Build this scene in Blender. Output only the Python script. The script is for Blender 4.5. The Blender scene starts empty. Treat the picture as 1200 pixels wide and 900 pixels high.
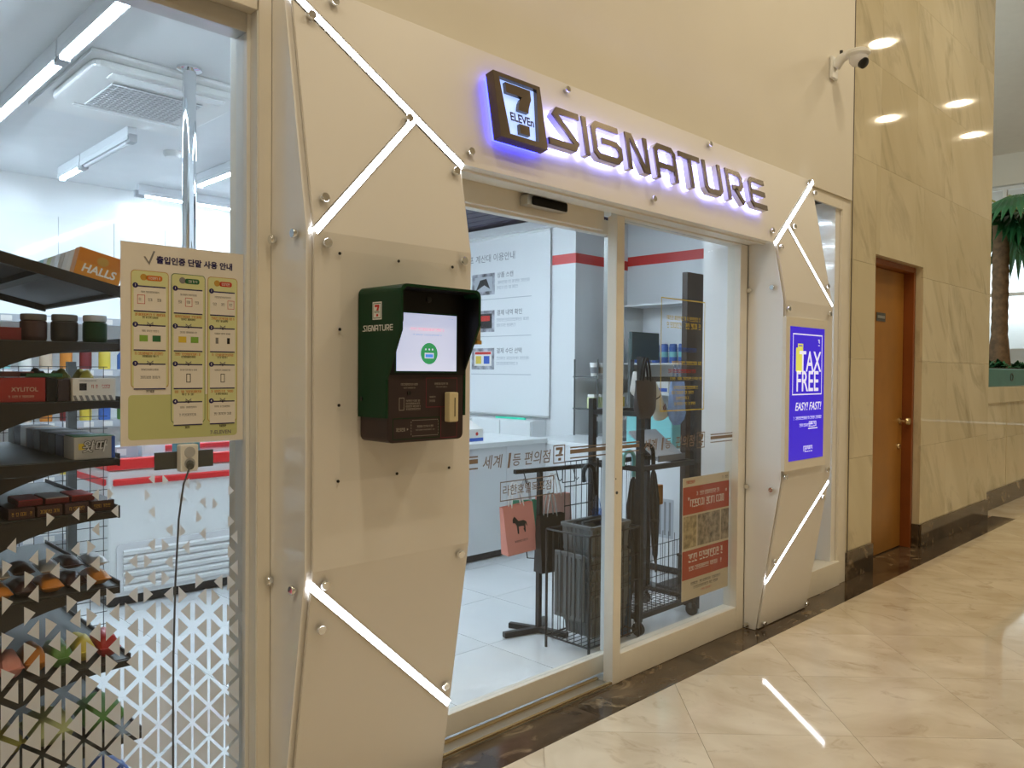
import bpy, bmesh, math, random
from mathutils import Vector, Matrix
R = math.radians
rnd = random.Random(7)
sc = bpy.context.scene
col = sc.collection

# ------------------------------------------------------------------ camera
CAMP = Vector((0, 0, 1.4)); FPX = 926.0
_p, _r, _y = R(0.98), R(0.485), R(45.2)
FW = Vector((math.cos(_y)*math.cos(_p), math.sin(_y)*math.cos(_p), -math.sin(_p)))
_rt = FW.cross(Vector((0, 0, 1))).normalized(); _up = _rt.cross(FW)
RT = _rt*math.cos(_r) + _up*math.sin(_r); UP = -_rt*math.sin(_r) + _up*math.cos(_r)
cam = bpy.data.cameras.new('camera'); camo = bpy.data.objects.new('camera', cam); col.objects.link(camo)
cam.sensor_fit = 'HORIZONTAL'; cam.sensor_width = 36.0; cam.lens = 36.0*FPX/1200.0
cam.clip_start = 0.02; cam.clip_end = 200
camo.matrix_world = Matrix(((RT.x, UP.x, -FW.x, CAMP.x), (RT.y, UP.y, -FW.y, CAMP.y), (RT.z, UP.z, -FW.z, CAMP.z), (0, 0, 0, 1)))
sc.camera = camo

# ------------------------------------------------------------------ world, exposure
w = bpy.data.worlds.new('sky'); sc.world = w; w.use_nodes = True
w.node_tree.nodes['Background'].inputs[0].default_value = (0.80, 0.95, 1.0, 1)
w.node_tree.nodes['Background'].inputs[1].default_value = 2.2
vs = sc.view_settings
vs.view_transform = 'Standard'; vs.look = 'None'; vs.gamma = 1.0; vs.use_curve_mapping = False
vs.exposure = 0.0
cy = sc.cycles
cy.use_denoising = True
cy.max_bounces = 9; cy.diffuse_bounces = 5; cy.glossy_bounces = 5; cy.transmission_bounces = 6; cy.transparent_max_bounces = 24
cy.caustics_reflective = False; cy.caustics_refractive = False; cy.sample_clamp_indirect = 6.0
WARM = (1.0, 0.85, 0.60)
LAMP_W = 22.5          # each recessed hall lamp
TUBE_L = 88.0          # radiance of the store tubes
LED_L = 16.0

# ------------------------------------------------------------------ pixel -> place helpers (1200 x 900 frame)
def ray(x, y): return FW + RT*((x-600)/FPX) - UP*((y-450)/FPX)
def onY(x, y, Y): d = ray(x, y); return CAMP + d*((Y-CAMP.y)/d.y)
def onX(x, y, X): d = ray(x, y); return CAMP + d*((X-CAMP.x)/d.x)
def onZ(x, y, Z): d = ray(x, y); return CAMP + d*((Z-CAMP.z)/d.z)

# ------------------------------------------------------------------ materials
MATS = {}
def mat(name, c=(0.8, 0.8, 0.8), rough=0.5, metal=0.0, emit=None, es=0.0, coat=0.0, vary=0.05, scale=6.0, bump=0.0, spec=0.5):
    if name in MATS: return MATS[name]
    m = bpy.data.materials.new(name); m.use_nodes = True; MATS[name] = m
    nt = m.node_tree; b = nt.nodes['Principled BSDF']
    b.inputs['Roughness'].default_value = rough; b.inputs['Metallic'].default_value = metal
    b.inputs['Coat Weight'].default_value = coat; b.inputs['Specular IOR Level'].default_value = spec
    if vary > 0 and emit is None:
        tc = nt.nodes.new('ShaderNodeTexCoord'); nz = nt.nodes.new('ShaderNodeTexNoise'); nz.inputs['Scale'].default_value = scale
        nz.inputs['Detail'].default_value = 4.0
        nt.links.new(tc.outputs['Object'], nz.inputs['Vector'])
        cr = nt.nodes.new('ShaderNodeValToRGB')
        cr.color_ramp.elements[0].position = 0.3; cr.color_ramp.elements[1].position = 0.7
        cr.color_ramp.elements[0].color = (c[0]*(1-vary), c[1]*(1-vary), c[2]*(1-vary), 1)
        cr.color_ramp.elements[1].color = (min(1, c[0]*(1+vary)), min(1, c[1]*(1+vary)), min(1, c[2]*(1+vary)), 1)
        nt.links.new(nz.outputs['Fac'], cr.inputs['Fac']); nt.links.new(cr.outputs['Color'], b.inputs['Base Color'])
        if bump > 0:
            bp = nt.nodes.new('ShaderNodeBump'); bp.inputs['Strength'].default_value = bump; bp.inputs['Distance'].default_value = 0.01
            nt.links.new(nz.outputs['Fac'], bp.inputs['Height']); nt.links.new(bp.outputs['Normal'], b.inputs['Normal'])
    else:
        b.inputs['Base Color'].default_value = (*c, 1)
    if emit is not None:
        b.inputs['Emission Color'].default_value = (*emit, 1); b.inputs['Emission Strength'].default_value = es
    return m

def glass_mat(name, tint=(0.985, 0.992, 0.992), refl=1.0, rough=0.0, ior=1.27):
    m = bpy.data.materials.new(name); m.use_nodes = True; nt = m.node_tree; nt.nodes.clear()
    o = nt.nodes.new('ShaderNodeOutputMaterial'); mx = nt.nodes.new('ShaderNodeMixShader')
    t = nt.nodes.new('ShaderNodeBsdfTransparent'); t.inputs[0].default_value = (*tint, 1)
    g = nt.nodes.new('ShaderNodeBsdfGlossy'); g.inputs['Roughness'].default_value = rough; g.inputs['Color'].default_value = (refl, refl, refl, 1)
    f = nt.nodes.new('ShaderNodeFresnel')
    ge = nt.nodes.new('ShaderNodeNewGeometry'); mr = nt.nodes.new('ShaderNodeMapRange')      # thin sheet: both sides reflect alike
    mr.inputs['To Min'].default_value = ior; mr.inputs['To Max'].default_value = 1/ior
    nt.links.new(ge.outputs['Backfacing'], mr.inputs['Value']); nt.links.new(mr.outputs[0], f.inputs['IOR'])
    nt.links.new(f.outputs[0], mx.inputs[0]); nt.links.new(t.outputs[0], mx.inputs[1]); nt.links.new(g.outputs[0], mx.inputs[2])
    nt.links.new(mx.outputs[0], o.inputs[0]); MATS[name] = m; return m

def stone(name, c0, c1, vein, rough, scale, vscale, vstr, rot=0.7, stretch=(1, 1, 1), rand=True, lo=0.55, hi=0.72):
    m = bpy.data.materials.new(name); m.use_nodes = True; MATS[name] = m; nt = m.node_tree; b = nt.nodes['Principled BSDF']
    N = nt.nodes.new; L = nt.links.new
    tc = N('ShaderNodeTexCoord'); mp = N('ShaderNodeMapping'); mp.vector_type = 'TEXTURE'; mp.inputs['Rotation'].default_value = (0, rot, 0); mp.inputs['Scale'].default_value = stretch
    vec = tc.outputs['Object']
    if rand:
        oi = N('ShaderNodeObjectInfo'); mu = N('ShaderNodeVectorMath'); mu.operation = 'SCALE'; mu.inputs[0].default_value = (13.7, 7.3, 11.1)
        L(oi.outputs['Random'], mu.inputs['Scale']); ad = N('ShaderNodeVectorMath'); ad.operation = 'ADD'
        L(tc.outputs['Object'], ad.inputs[0]); L(mu.outputs[0], ad.inputs[1]); vec = ad.outputs[0]
    L(vec, mp.inputs['Vector'])
    n1 = N('ShaderNodeTexNoise'); n1.inputs['Scale'].default_value = scale; n1.inputs['Detail'].default_value = 6; n1.inputs['Distortion'].default_value = 0.6
    L(mp.outputs[0], n1.inputs['Vector'])
    r1 = N('ShaderNodeValToRGB'); r1.color_ramp.elements[0].position = 0.32; r1.color_ramp.elements[1].position = 0.68
    r1.color_ramp.elements[0].color = (*c0, 1); r1.color_ramp.elements[1].color = (*c1, 1)
    L(n1.outputs['Fac'], r1.inputs['Fac'])
    n2 = N('ShaderNodeTexNoise'); n2.inputs['Scale'].default_value = vscale; n2.inputs['Detail'].default_value = 8; n2.inputs['Roughness'].default_value = 0.62; n2.inputs['Distortion'].default_value = 1.2
    L(mp.outputs[0], n2.inputs['Vector'])
    r2 = N('ShaderNodeValToRGB'); e = r2.color_ramp.elements; e[0].position = lo; e[0].color = (0, 0, 0, 1); e[1].position = hi; e[1].color = (vstr, vstr, vstr, 1)
    L(n2.outputs['Fac'], r2.inputs['Fac'])
    mx = N('ShaderNodeMixRGB'); L(r2.outputs['Color'], mx.inputs['Fac']); L(r1.outputs['Color'], mx.inputs['Color1']); mx.inputs['Color2'].default_value = (*vein, 1)
    L(mx.outputs[0], b.inputs['Base Color'])
    b.inputs['Roughness'].default_value = rough
    return m

def film_mat():
    m = bpy.data.materials.new('frosted_film'); m.use_nodes = True; nt = m.node_tree; nt.nodes.clear()
    o = nt.nodes.new('ShaderNodeOutputMaterial'); mx = nt.nodes.new('ShaderNodeMixShader'); mx.inputs[0].default_value = 0.42
    d = nt.nodes.new('ShaderNodeBsdfDiffuse'); d.inputs[0].default_value = (0.86, 0.85, 0.80, 1)
    t = nt.nodes.new('ShaderNodeBsdfTranslucent'); t.inputs[0].default_value = (0.8, 0.82, 0.82, 1)
    nt.links.new(d.outputs[0], mx.inputs[1]); nt.links.new(t.outputs[0], mx.inputs[2]); nt.links.new(mx.outputs[0], o.inputs[0])
    MATS['film'] = m
film_mat()
glass_mat('glass')
glass_mat('clear_acrylic', (0.992, 0.992, 0.99), 0.8, 0.15, 1.12)
glass_mat('clear_plastic', (0.80, 0.86, 0.95), 1.0, 0.15)
mat('clear_blue', (0.30, 0.42, 0.68), 0.25, vary=0.2, scale=20)
stone('wall_marble', (0.64, 0.565, 0.38), (0.76, 0.69, 0.50), (0.40, 0.345, 0.225), 0.045, 1.3, 2.2, 0.8, R(-36), (0.75, 0.75, 2.4), True, 0.52, 0.74)
stone('crema_tile', (0.60, 0.50, 0.36), (0.77, 0.68, 0.535), (0.42, 0.31, 0.20), 0.05, 3.4, 7.0, 0.6, 0, (0.8, 1.25, 1), True, 0.57, 0.72)
stone('emperador', (0.040, 0.027, 0.017), (0.13, 0.090, 0.055), (0.42, 0.32, 0.20), 0.10, 5.0, 6.0, 0.9, 0.5, (1.6, 0.8, 1), True, 0.56, 0.72)
stone('store_tile', (0.74, 0.75, 0.75), (0.79, 0.80, 0.80), (0.68, 0.69, 0.69), 0.10, 3.0, 6.0, 0.3)
mat('wall_paint', (0.78, 0.745, 0.66), 0.55, vary=0.02, scale=2)
mat('ceiling_paint', (0.82, 0.80, 0.75), 0.7, vary=0.02)
mat('white_panel', (0.80, 0.78, 0.75), 0.42, coat=0.0, vary=0.01, scale=1)
mat('white_gloss', (0.90, 0.90, 0.90), 0.10, coat=0.6, vary=0.01, scale=1)
mat('frame_beige', (0.83, 0.79, 0.70), 0.38, vary=0.03)
mat('frame_dark_line', (0.10, 0.08, 0.06), 0.6, vary=0.05)
mat('silver', (0.62, 0.62, 0.60), 0.28, 0.9, vary=0.04)
mat('chrome', (0.80, 0.82, 0.84), 0.06, 1.0, vary=0.0)
mat('brass_track', (0.66, 0.52, 0.30), 0.22, 0.9, vary=0.08)
mat('black_metal', (0.022, 0.020, 0.019), 0.42, 0.2, vary=0.1)
mat('grey_metal', (0.10, 0.11, 0.11), 0.4, 0.4, vary=0.08)
mat('dark_bronze', (0.135, 0.105, 0.078), 0.26, 0.85, vary=0.06)
mat('bronze_print', (0.24, 0.17, 0.11), 0.4, vary=0.02)
mat('letter_side', (0.74, 0.74, 0.75), 0.25, vary=0.0)
mat('halo_blue', (0.2, 0.2, 0.9), emit=(0.035, 0.045, 1.0), es=9)
mat('halo_white', (0.6, 0.6, 0.9), emit=(0.40, 0.40, 1.0), es=8)
mat('logo_lightbox', (0.5, 0.6, 0.9), emit=(0.34, 0.50, 1.0), es=1.25)
mat('logo_ink', (0.01, 0.01, 0.12), 0.5, vary=0.0)
mat('led', (1, 1, 1), emit=(0.92, 0.95, 1.0), es=LED_L)
mat('tube_light', (1, 1, 1), emit=(0.70, 0.86, 1.0), es=TUBE_L)
mat('tube_off', (0.82, 0.85, 0.88), 0.35, vary=0.0)
mat('lamp_lens', (0.85, 0.84, 0.80), 0.3, vary=0.0)
mat('white_plastic', (0.80, 0.81, 0.80), 0.35, vary=0.02)
mat('store_wall', (0.79, 0.80, 0.80), 0.30, vary=0.015, scale=2)
mat('store_panel', (0.82, 0.83, 0.83), 0.08, coat=0.5, vary=0.01)
mat('store_ceiling', (0.80, 0.82, 0.83), 0.7, vary=0.02)
mat('dark_ceiling', (0.055, 0.045, 0.085), 0.5, vary=0.08)
mat('red', (0.62, 0.020, 0.022), 0.32, vary=0.04)
mat('counter_white', (0.73, 0.74, 0.74), 0.25, vary=0.02)
mat('kick_black', (0.015, 0.015, 0.016), 0.5, vary=0.05)
mat('wood_door', (0.36, 0.165, 0.032), 0.32, vary=0.14, scale=3)
mat('wood_jamb', (0.25, 0.070, 0.016), 0.32, vary=0.15, scale=3)
mat('kiosk_green', (0.001, 0.036, 0.012), 0.42, vary=0.03, spec=0.25)
mat('kiosk_black', (0.005, 0.005, 0.005), 0.45, vary=0.03, spec=0.25)
mat('kiosk_brown', (0.040, 0.026, 0.028), 0.38, vary=0.06, spec=0.3)
mat('kiosk_line', (0.15, 0.012, 0.03), 0.4, vary=0.0)
mat('kiosk_print', (0.34, 0.30, 0.26), 0.5, vary=0.0)
mat('kiosk_slot', (0.004, 0.004, 0.004), 0.4, vary=0.0)
mat('cream_plastic', (0.68, 0.60, 0.38), 0.35, vary=0.02)
mat('screen_white', (0.8, 0.85, 0.95), 0.2, emit=(0.50, 0.61, 0.95), es=0.62)
mat('screen_red', (0.6, 0.2, 0.2), 0.2, emit=(0.95, 0.40, 0.42), es=0.8)
mat('screen_grey', (0.3, 0.3, 0.4), 0.2, emit=(0.30, 0.33, 0.48), es=0.7)
mat('screen_green', (0.05, 0.3, 0.1), 0.2, emit=(0.02, 0.24, 0.09), es=0.8)
mat('screen_blue', (0.1, 0.3, 0.7), 0.2, emit=(0.05, 0.22, 0.75), es=0.8)
mat('tax_blue', (0.05, 0.03, 0.5), 0.15, emit=(0.035, 0.012, 0.56), es=0.8)
mat('tax_white', (0.8, 0.8, 0.9), 0.2, emit=(0.62, 0.62, 0.90), es=0.8)
mat('tax_yellow', (0.6, 0.6, 0.15), 0.2, emit=(0.62, 0.62, 0.10), es=0.75)
mat('ink_navy', (0.012, 0.010, 0.11), 0.6, vary=0.0)
mat('ink_black', (0.015, 0.014, 0.016), 0.6, vary=0.0)
mat('ink_grey', (0.22, 0.22, 0.23), 0.6, vary=0.0)
mat('ink_lightgrey', (0.45, 0.47, 0.50), 0.6, vary=0.0)
mat('ink_white', (0.80, 0.79, 0.76), 0.6, vary=0.0)
mat('ink_red', (0.55, 0.03, 0.02), 0.6, vary=0.0)
mat('ink_orange', (0.62, 0.17, 0.02), 0.6, vary=0.0)
mat('ink_ochre', (0.52, 0.30, 0.05), 0.6, vary=0.0)
mat('ink_green', (0.02, 0.13, 0.05), 0.6, vary=0.0)
mat('ink_leaf', (0.22, 0.42, 0.06), 0.6, vary=0.0)
mat('ink_yellow', (0.70, 0.52, 0.06), 0.5, vary=0.0)
mat('ink_blue', (0.03, 0.10, 0.45), 0.6, vary=0.0)
mat('reflection_green', (0.05, 0.75, 0.50), 0.6, vary=0.0)  # colour of the reflected glow painted below the banner
mat('paper_white', (0.80, 0.77, 0.72), 0.55, vary=0.01)
mat('paper_green', (0.56, 0.60, 0.28), 0.55, vary=0.02)
mat('paper_green_light', (0.68, 0.71, 0.38), 0.55, vary=0.02)
mat('poster_red', (0.40, 0.040, 0.012), 0.45, vary=0.03)
mat('poster_beige', (0.62, 0.55, 0.42), 0.5, vary=0.03)
mat('photo_grey', (0.26, 0.22, 0.17), 0.5, vary=0.75, scale=30)
mat('photo_cool', (0.30, 0.30, 0.33), 0.5, vary=0.8, scale=14)
mat('photo_tan', (0.36, 0.29, 0.17), 0.5, vary=0.6, scale=30)
mat('banner_vinyl', (0.79, 0.80, 0.80), 0.35, vary=0.02, scale=1.5)
mat('teal_paint', (0.07, 0.22, 0.22), 0.35, vary=0.08)
mat('soil', (0.03, 0.02, 0.012), 0.9, vary=0.3)
mat('leaf', (0.018, 0.10, 0.035), 0.38, vary=0.35, scale=5)
mat('bark', (0.13, 0.075, 0.035), 0.8, vary=0.35, scale=16, bump=0.5)
mat('pink_paper', (0.78, 0.33, 0.28), 0.6, vary=0.03)
mat('pale_pink_paper', (0.80, 0.56, 0.55), 0.6, vary=0.03)
mat('pink_paper_dark', (0.72, 0.27, 0.20), 0.6, vary=0.03)
mat('green_paper', (0.08, 0.42, 0.27), 0.6, vary=0.04)
mat('black_paper', (0.020, 0.018, 0.017), 0.55, vary=0.06)
mat('basket_grey', (0.13, 0.135, 0.135), 0.45, vary=0.06)
mat('basket_blue', (0.035, 0.085, 0.14), 0.45, vary=0.06)
mat('umbrella_black', (0.022, 0.021, 0.022), 0.55, vary=0.15, scale=20)
mat('umbrella_teal', (0.22, 0.55, 0.55), 0.35, vary=0.03)
mat('bag_brown', (0.055, 0.042, 0.042), 0.5, vary=0.2)
mat('bag_cream', (0.66, 0.62, 0.50), 0.5, vary=0.05)
mat('tan_soft', (0.55, 0.42, 0.30), 0.6, vary=0.1)

# ------------------------------------------------------------------ builders
ORG = {}
class MB:
    def __init__(s): s.v = []; s.f = []; s.m = []
    def add(s, vs_, fs, mi=0):
        n = len(s.v); s.v += [Vector(v) for v in vs_]; s.f += [[i+n for i in f] for f in fs]; s.m += [mi]*len(fs); return s
    def box(s, a, b, mi=0):
        x0, y0, z0 = a; x1, y1, z1 = b
        return s.add([(x0,y0,z0),(x1,y0,z0),(x1,y1,z0),(x0,y1,z0),(x0,y0,z1),(x1,y0,z1),(x1,y1,z1),(x0,y1,z1)],
                     [(0,3,2,1),(4,5,6,7),(0,1,5,4),(1,2,6,5),(2,3,7,6),(3,0,4,7)], mi)
    def obox(s, c, a, b, d, mi=0):
        c, a, b, d = Vector(c), Vector(a), Vector(b), Vector(d)
        vs_ = [c-a-b-d, c+a-b-d, c+a+b-d, c-a+b-d, c-a-b+d, c+a-b+d, c+a+b+d, c-a+b+d]
        return s.add(vs_, [(0,3,2,1),(4,5,6,7),(0,1,5,4),(1,2,6,5),(2,3,7,6),(3,0,4,7)], mi)
    def bar(s, p, q, wd, hg=None, mi=0, up=(0, 0, 1)):
        p, q = Vector(p), Vector(q); d = (q-p); t = d.normalized(); up = Vector(up)
        if abs(t.dot(up)) > 0.98: up = Vector((0, 1, 0))
        sd = t.cross(up).normalized(); u2 = sd.cross(t)
        return s.obox((p+q)/2, d/2, sd*(wd/2), u2*((hg or wd)/2), mi)
    def prism(s, poly, fr, t0, t1, mi=0):
        """poly in frame (o,U,V,N) extruded from N*t0 to N*t1"""
        n = len(poly); a = [pt(fr, x, y, t0) for x, y in poly]; b = [pt(fr, x, y, t1) for x, y in poly]
        fs = [list(range(n)), list(range(2*n-1, n-1, -1))] + [[i, i+n, (i+1) % n+n, (i+1) % n] for i in range(n)]
        return s.add(a+b, fs, mi)
    def flat(s, poly, fr, t=0.0, mi=0):
        return s.add([pt(fr, x, y, t) for x, y in poly], [list(range(len(poly)))], mi)
    def rect(s, fr, x0, y0, x1, y1, t=0.0, mi=0):
        return s.flat([(x0, y0), (x1, y0), (x1, y1), (x0, y1)], fr, t, mi)
    def cyl(s, p, q, r, n=14, r2=None, mi=0, caps=True):
        p, q = Vector(p), Vector(q); t = (q-p).normalized(); up = Vector((0, 0, 1)) if abs(t.z) < 0.9 else Vector((1, 0, 0))
        a = t.cross(up).normalized(); b = t.cross(a); r2 = r if r2 is None else r2
        c = [(math.cos(2*math.pi*i/n), math.sin(2*math.pi*i/n)) for i in range(n)]
        vs_ = [p+(a*x+b*y)*r for x, y in c]+[q+(a*x+b*y)*r2 for x, y in c]
        fs = [[i, (i+1) % n, (i+1) % n+n, i+n] for i in range(n)]
        if caps: fs += [list(range(n-1, -1, -1)), list(range(n, 2*n))]
        return s.add(vs_, fs, mi)
    def tube(s, path, r, n=6, mi=0):
        P = [Vector(p) for p in path]; k = len(P); vs_ = []
        pa = None
        for i, p in enumerate(P):
            t = (P[min(i+1, k-1)]-P[max(i-1, 0)]).normalized()
            if pa is None:
                up = Vector((0, 0, 1)) if abs(t.z) < 0.9 else Vector((1, 0, 0)); a = t.cross(up).normalized()
            else: a = (pa-t*pa.dot(t)).normalized()
            pa = a; b = t.cross(a); rr = r[i] if isinstance(r, (list, tuple)) else r
            vs_ += [p+(a*math.cos(2*math.pi*j/n)+b*math.sin(2*math.pi*j/n))*rr for j in range(n)]
        fs = [[i*n+j, i*n+(j+1) % n, (i+1)*n+(j+1) % n, (i+1)*n+j] for i in range(k-1) for j in range(n)]
        fs += [list(range(n-1, -1, -1)), list(range((k-1)*n, k*n))]
        return s.add(vs_, fs, mi)
    def lathe(s, prof, o, n=20, axis=(0, 0, 1), mi=0):
        o = Vector(o); t = Vector(axis).normalized(); up = Vector((0, 0, 1)) if abs(t.z) < 0.9 else Vector((1, 0, 0))
        a = t.cross(up).normalized(); b = t.cross(a); vs_ = []
        for r, h in prof: vs_ += [o+t*h+(a*math.cos(2*math.pi*j/n)+b*math.sin(2*math.pi*j/n))*r for j in range(n)]
        k = len(prof)
        fs = [[i*n+j, i*n+(j+1) % n, (i+1)*n+(j+1) % n, (i+1)*n+j] for i in range(k-1) for j in range(n)]
        fs += [list(range(n-1, -1, -1)), list(range((k-1)*n, k*n))]
        return s.add(vs_, fs, mi)
    def text(s, txt, fr, size, x, y, align='CENTER', mi=0, t=0.0, bold=0.0, sx=1.0, shear=0.0):
        vs_, fs = text_geo(txt, align, bold, shear)
        return s.add([pt(fr, x+v[0]*size*sx, y+v[1]*size, t) for v in vs_], fs, mi)
    def scribble(s, fr, x0, y0, x1, h, mi=0, t=0.0, ratio=0.9):
        """a line of tiny illegible print: little strokes"""
        x = x0
        while x < x1-h*0.3:
            wd = h*ratio*rnd.uniform(0.62, 0.9)
            if rnd.random() < 0.16: x += wd*0.6; continue
            e = min(x+wd*0.86, x1); q = h*0.13; g_ = e-x; b_ = y0+(h*0.36 if rnd.random() < 0.55 else 0.0); m_ = x+g_*0.58
            s.rect(fr, x, y0+h-q, m_, y0+h, t, mi)                                   # upper left sign
            s.rect(fr, m_-q, b_+q, m_, y0+h-q, t, mi) if rnd.random() < 0.6 else s.rect(fr, x, b_+q, x+q, y0+h-q, t, mi)
            if rnd.random() < 0.6: s.rect(fr, x, b_+q*0.6, m_, b_+q*1.6, t, mi)
            s.rect(fr, e-q, b_, e, y0+h, t, mi)                                      # upright stroke
            if b_ > y0:
                s.rect(fr, x+g_*0.15, y0, e, y0+q, t, mi)
                if rnd.random() < 0.5: s.rect(fr, x+g_*0.15, y0+q, x+g_*0.15+q, y0+h*0.27, t, mi)
            x += wd
        return s
    def build(s, name, m, parent=None, smooth=False, bevel=0.0, origin=None, seg=2):
        me = bpy.data.meshes.new(name); o = bpy.data.objects.new(name, me); col.objects.link(o)
        if parent is not None: org = ORG[parent.name]; o.parent = parent
        else:
            if origin is None:
                lo = Vector((min(v[i] for v in s.v) for i in range(3))); hi = Vector((max(v[i] for v in s.v) for i in range(3)))
                origin = Vector(((lo.x+hi.x)/2, (lo.y+hi.y)/2, lo.z))
            org = Vector(origin); o.location = org
        ORG[o.name] = org
        me.from_pydata([tuple(v-org) for v in s.v], [], s.f)
        ms = m if isinstance(m, (list, tuple)) else [m]
        for q in ms: me.materials.append(MATS[q] if isinstance(q, str) else q)
        if len(ms) > 1: me.polygons.foreach_set('material_index', s.m)
        if name in ('print', 'screen_print', 'panel_print', 'slogan', 'frame_print', 'blue_line', 'red_line', 'wires', 'mesh_basket', 'wire_mesh', 'foliage', 'ribs', 'side_lettering', 'lettering'): o['kind'] = 'stuff'
        if smooth: me.polygons.foreach_set('use_smooth', [True]*len(me.polygons))
        me.update()
        bm = bmesh.new(); bm.from_mesh(me); bmesh.ops.recalc_face_normals(bm, faces=bm.faces) if not getattr(s, 'nofix', False) else None
        bm.to_mesh(me); bm.free()
        if smooth:
            md = o.modifiers.new('smooth_edges', 'EDGE_SPLIT'); md.split_angle = R(42)
        if bevel > 0:
            md = o.modifiers.new('rounding', 'BEVEL'); md.width = bevel; md.segments = seg; md.limit_method = 'ANGLE'; md.angle_limit = R(40)
        return o

def frame(o, U, V): U = Vector(U).normalized(); V = Vector(V).normalized(); return (Vector(o), U, V, U.cross(V).normalized())
def pt(fr, x, y, t=0.0): return fr[0]+fr[1]*x+fr[2]*y+fr[3]*t
def face_hall(Y): return frame((0, Y, 0), (1, 0, 0), (0, 0, 1))          # plane facing the hall (-Y), coordinates (X, Z)
def face_left(X): return frame((X, 0, 0), (0, -1, 0), (0, 0, 1))         # plane facing -X, coordinates (-Y, Z)
def rrect(x0, y0, x1, y1, r, n=4):
    P = []
    for cx, cy_, a in ((x1-r, y0+r, -90), (x1-r, y1-r, 0), (x0+r, y1-r, 90), (x0+r, y0+r, 180)):
        P += [(cx+r*math.cos(R(a+90*i/n)), cy_+r*math.sin(R(a+90*i/n))) for i in range(n+1)]
    return P
def circle(cx, cy_, r, n=20, sy=1.0): return [(cx+r*math.cos(2*math.pi*i/n), cy_+r*sy*math.sin(2*math.pi*i/n)) for i in range(n)]
def clip(poly, p, nrm):
    out = []; k = len(poly)
    for i in range(k):
        a, b = poly[i], poly[(i+1) % k]
        da = (a[0]-p[0])*nrm[0]+(a[1]-p[1])*nrm[1]; db = (b[0]-p[0])*nrm[0]+(b[1]-p[1])*nrm[1]
        if da >= 0: out.append(a)
        if (da >= 0) != (db >= 0): t = da/(da-db); out.append((a[0]+(b[0]-a[0])*t, a[1]+(b[1]-a[1])*t))
    return out
def border(mb, fr, x0, y0, x1, y1, wd, mi=0, t=0.0):
    mb.rect(fr, x0, y0, x1, y0+wd, t, mi); mb.rect(fr, x0, y1-wd, x1, y1, t, mi)
    mb.rect(fr, x0, y0+wd, x0+wd, y1-wd, t, mi); mb.rect(fr, x1-wd, y0+wd, x1, y1-wd, t, mi)
_TX = {}
def text_geo(txt, align, bold, shear):
    k = (txt, align, bold, shear)
    if k in _TX: return _TX[k]
    cu = bpy.data.curves.new('t', 'FONT'); cu.body = txt; cu.align_x = align; cu.align_y = 'CENTER'; cu.offset = bold; cu.shear = shear; cu.resolution_u = 3
    o = bpy.data.objects.new('t', cu); col.objects.link(o)
    dg = bpy.context.evaluated_depsgraph_get(); ev = o.evaluated_get(dg); me = ev.to_mesh()
    _TX[k] = ([tuple(v.co) for v in me.vertices], [list(p.vertices) for p in me.polygons])
    ev.to_mesh_clear(); bpy.data.objects.remove(o); bpy.data.curves.remove(cu)
    return _TX[k]
def tag(o, label, cat, group=None):
    o['label'] = label; o['category'] = cat
    if group: o['group'] = group
    return o
def thing(name, label, cat, loc, group=None):
    o = bpy.data.objects.new(name, None); col.objects.link(o); o.location = loc; o.empty_display_size = 0.1
    ORG[o.name] = Vector(loc); return tag(o, label, cat, group)
def structure(o): o['kind'] = 'structure'; return o
def setting(name, loc):
    o = bpy.data.objects.new(name, None); col.objects.link(o); o.location = loc; ORG[o.name] = Vector(loc); return structure(o)
def inst(name, mesh, parent, loc, rotz=0.0):
    o = bpy.data.objects.new(name, mesh); col.objects.link(o); o.parent = parent; o.location = Vector(loc)-ORG[parent.name]; o.rotation_euler.z = rotz; return o

# ================================================================== THE SETTING
YW = 2.16           # hall face of the painted wall
YM = 2.18           # hall face of the marble
HC = 5.5            # hall ceiling
SC_ = 2.76          # store ceiling
BAND = 1.975

# hall floor: crema tiles laid at an angle, dark stone band along the shop front
floor = structure(MB().box((-4, -7, -0.12), (26, BAND, -0.006)).build('floor', 'tan_soft', origin=(0, 0, 0)))
MATS['tan_soft'].node_tree.nodes['Principled BSDF'].inputs['Roughness'].default_value = 0.3
TA = R(44); g0 = onZ(818, 859.5, 0); ea = Vector((math.cos(TA), math.sin(TA), 0)); eb = Vector((math.sin(TA), -math.cos(TA), 0))
TS = 0.60; gp = 0.0008
tm = bpy.data.meshes.new('tile'); hh = TS/2-gp
tm.from_pydata([(-hh,-hh,-0.006),(hh,-hh,-0.006),(hh,hh,-0.006),(-hh,hh,-0.006),(-hh,-hh,0),(hh,-hh,0),(hh,hh,0),(-hh,hh,0)], [], [(4,5,6,7),(0,1,5,4),(1,2,6,5),(2,3,7,6),(3,0,4,7)])
tm.materials.append(MATS['crema_tile'])
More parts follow.
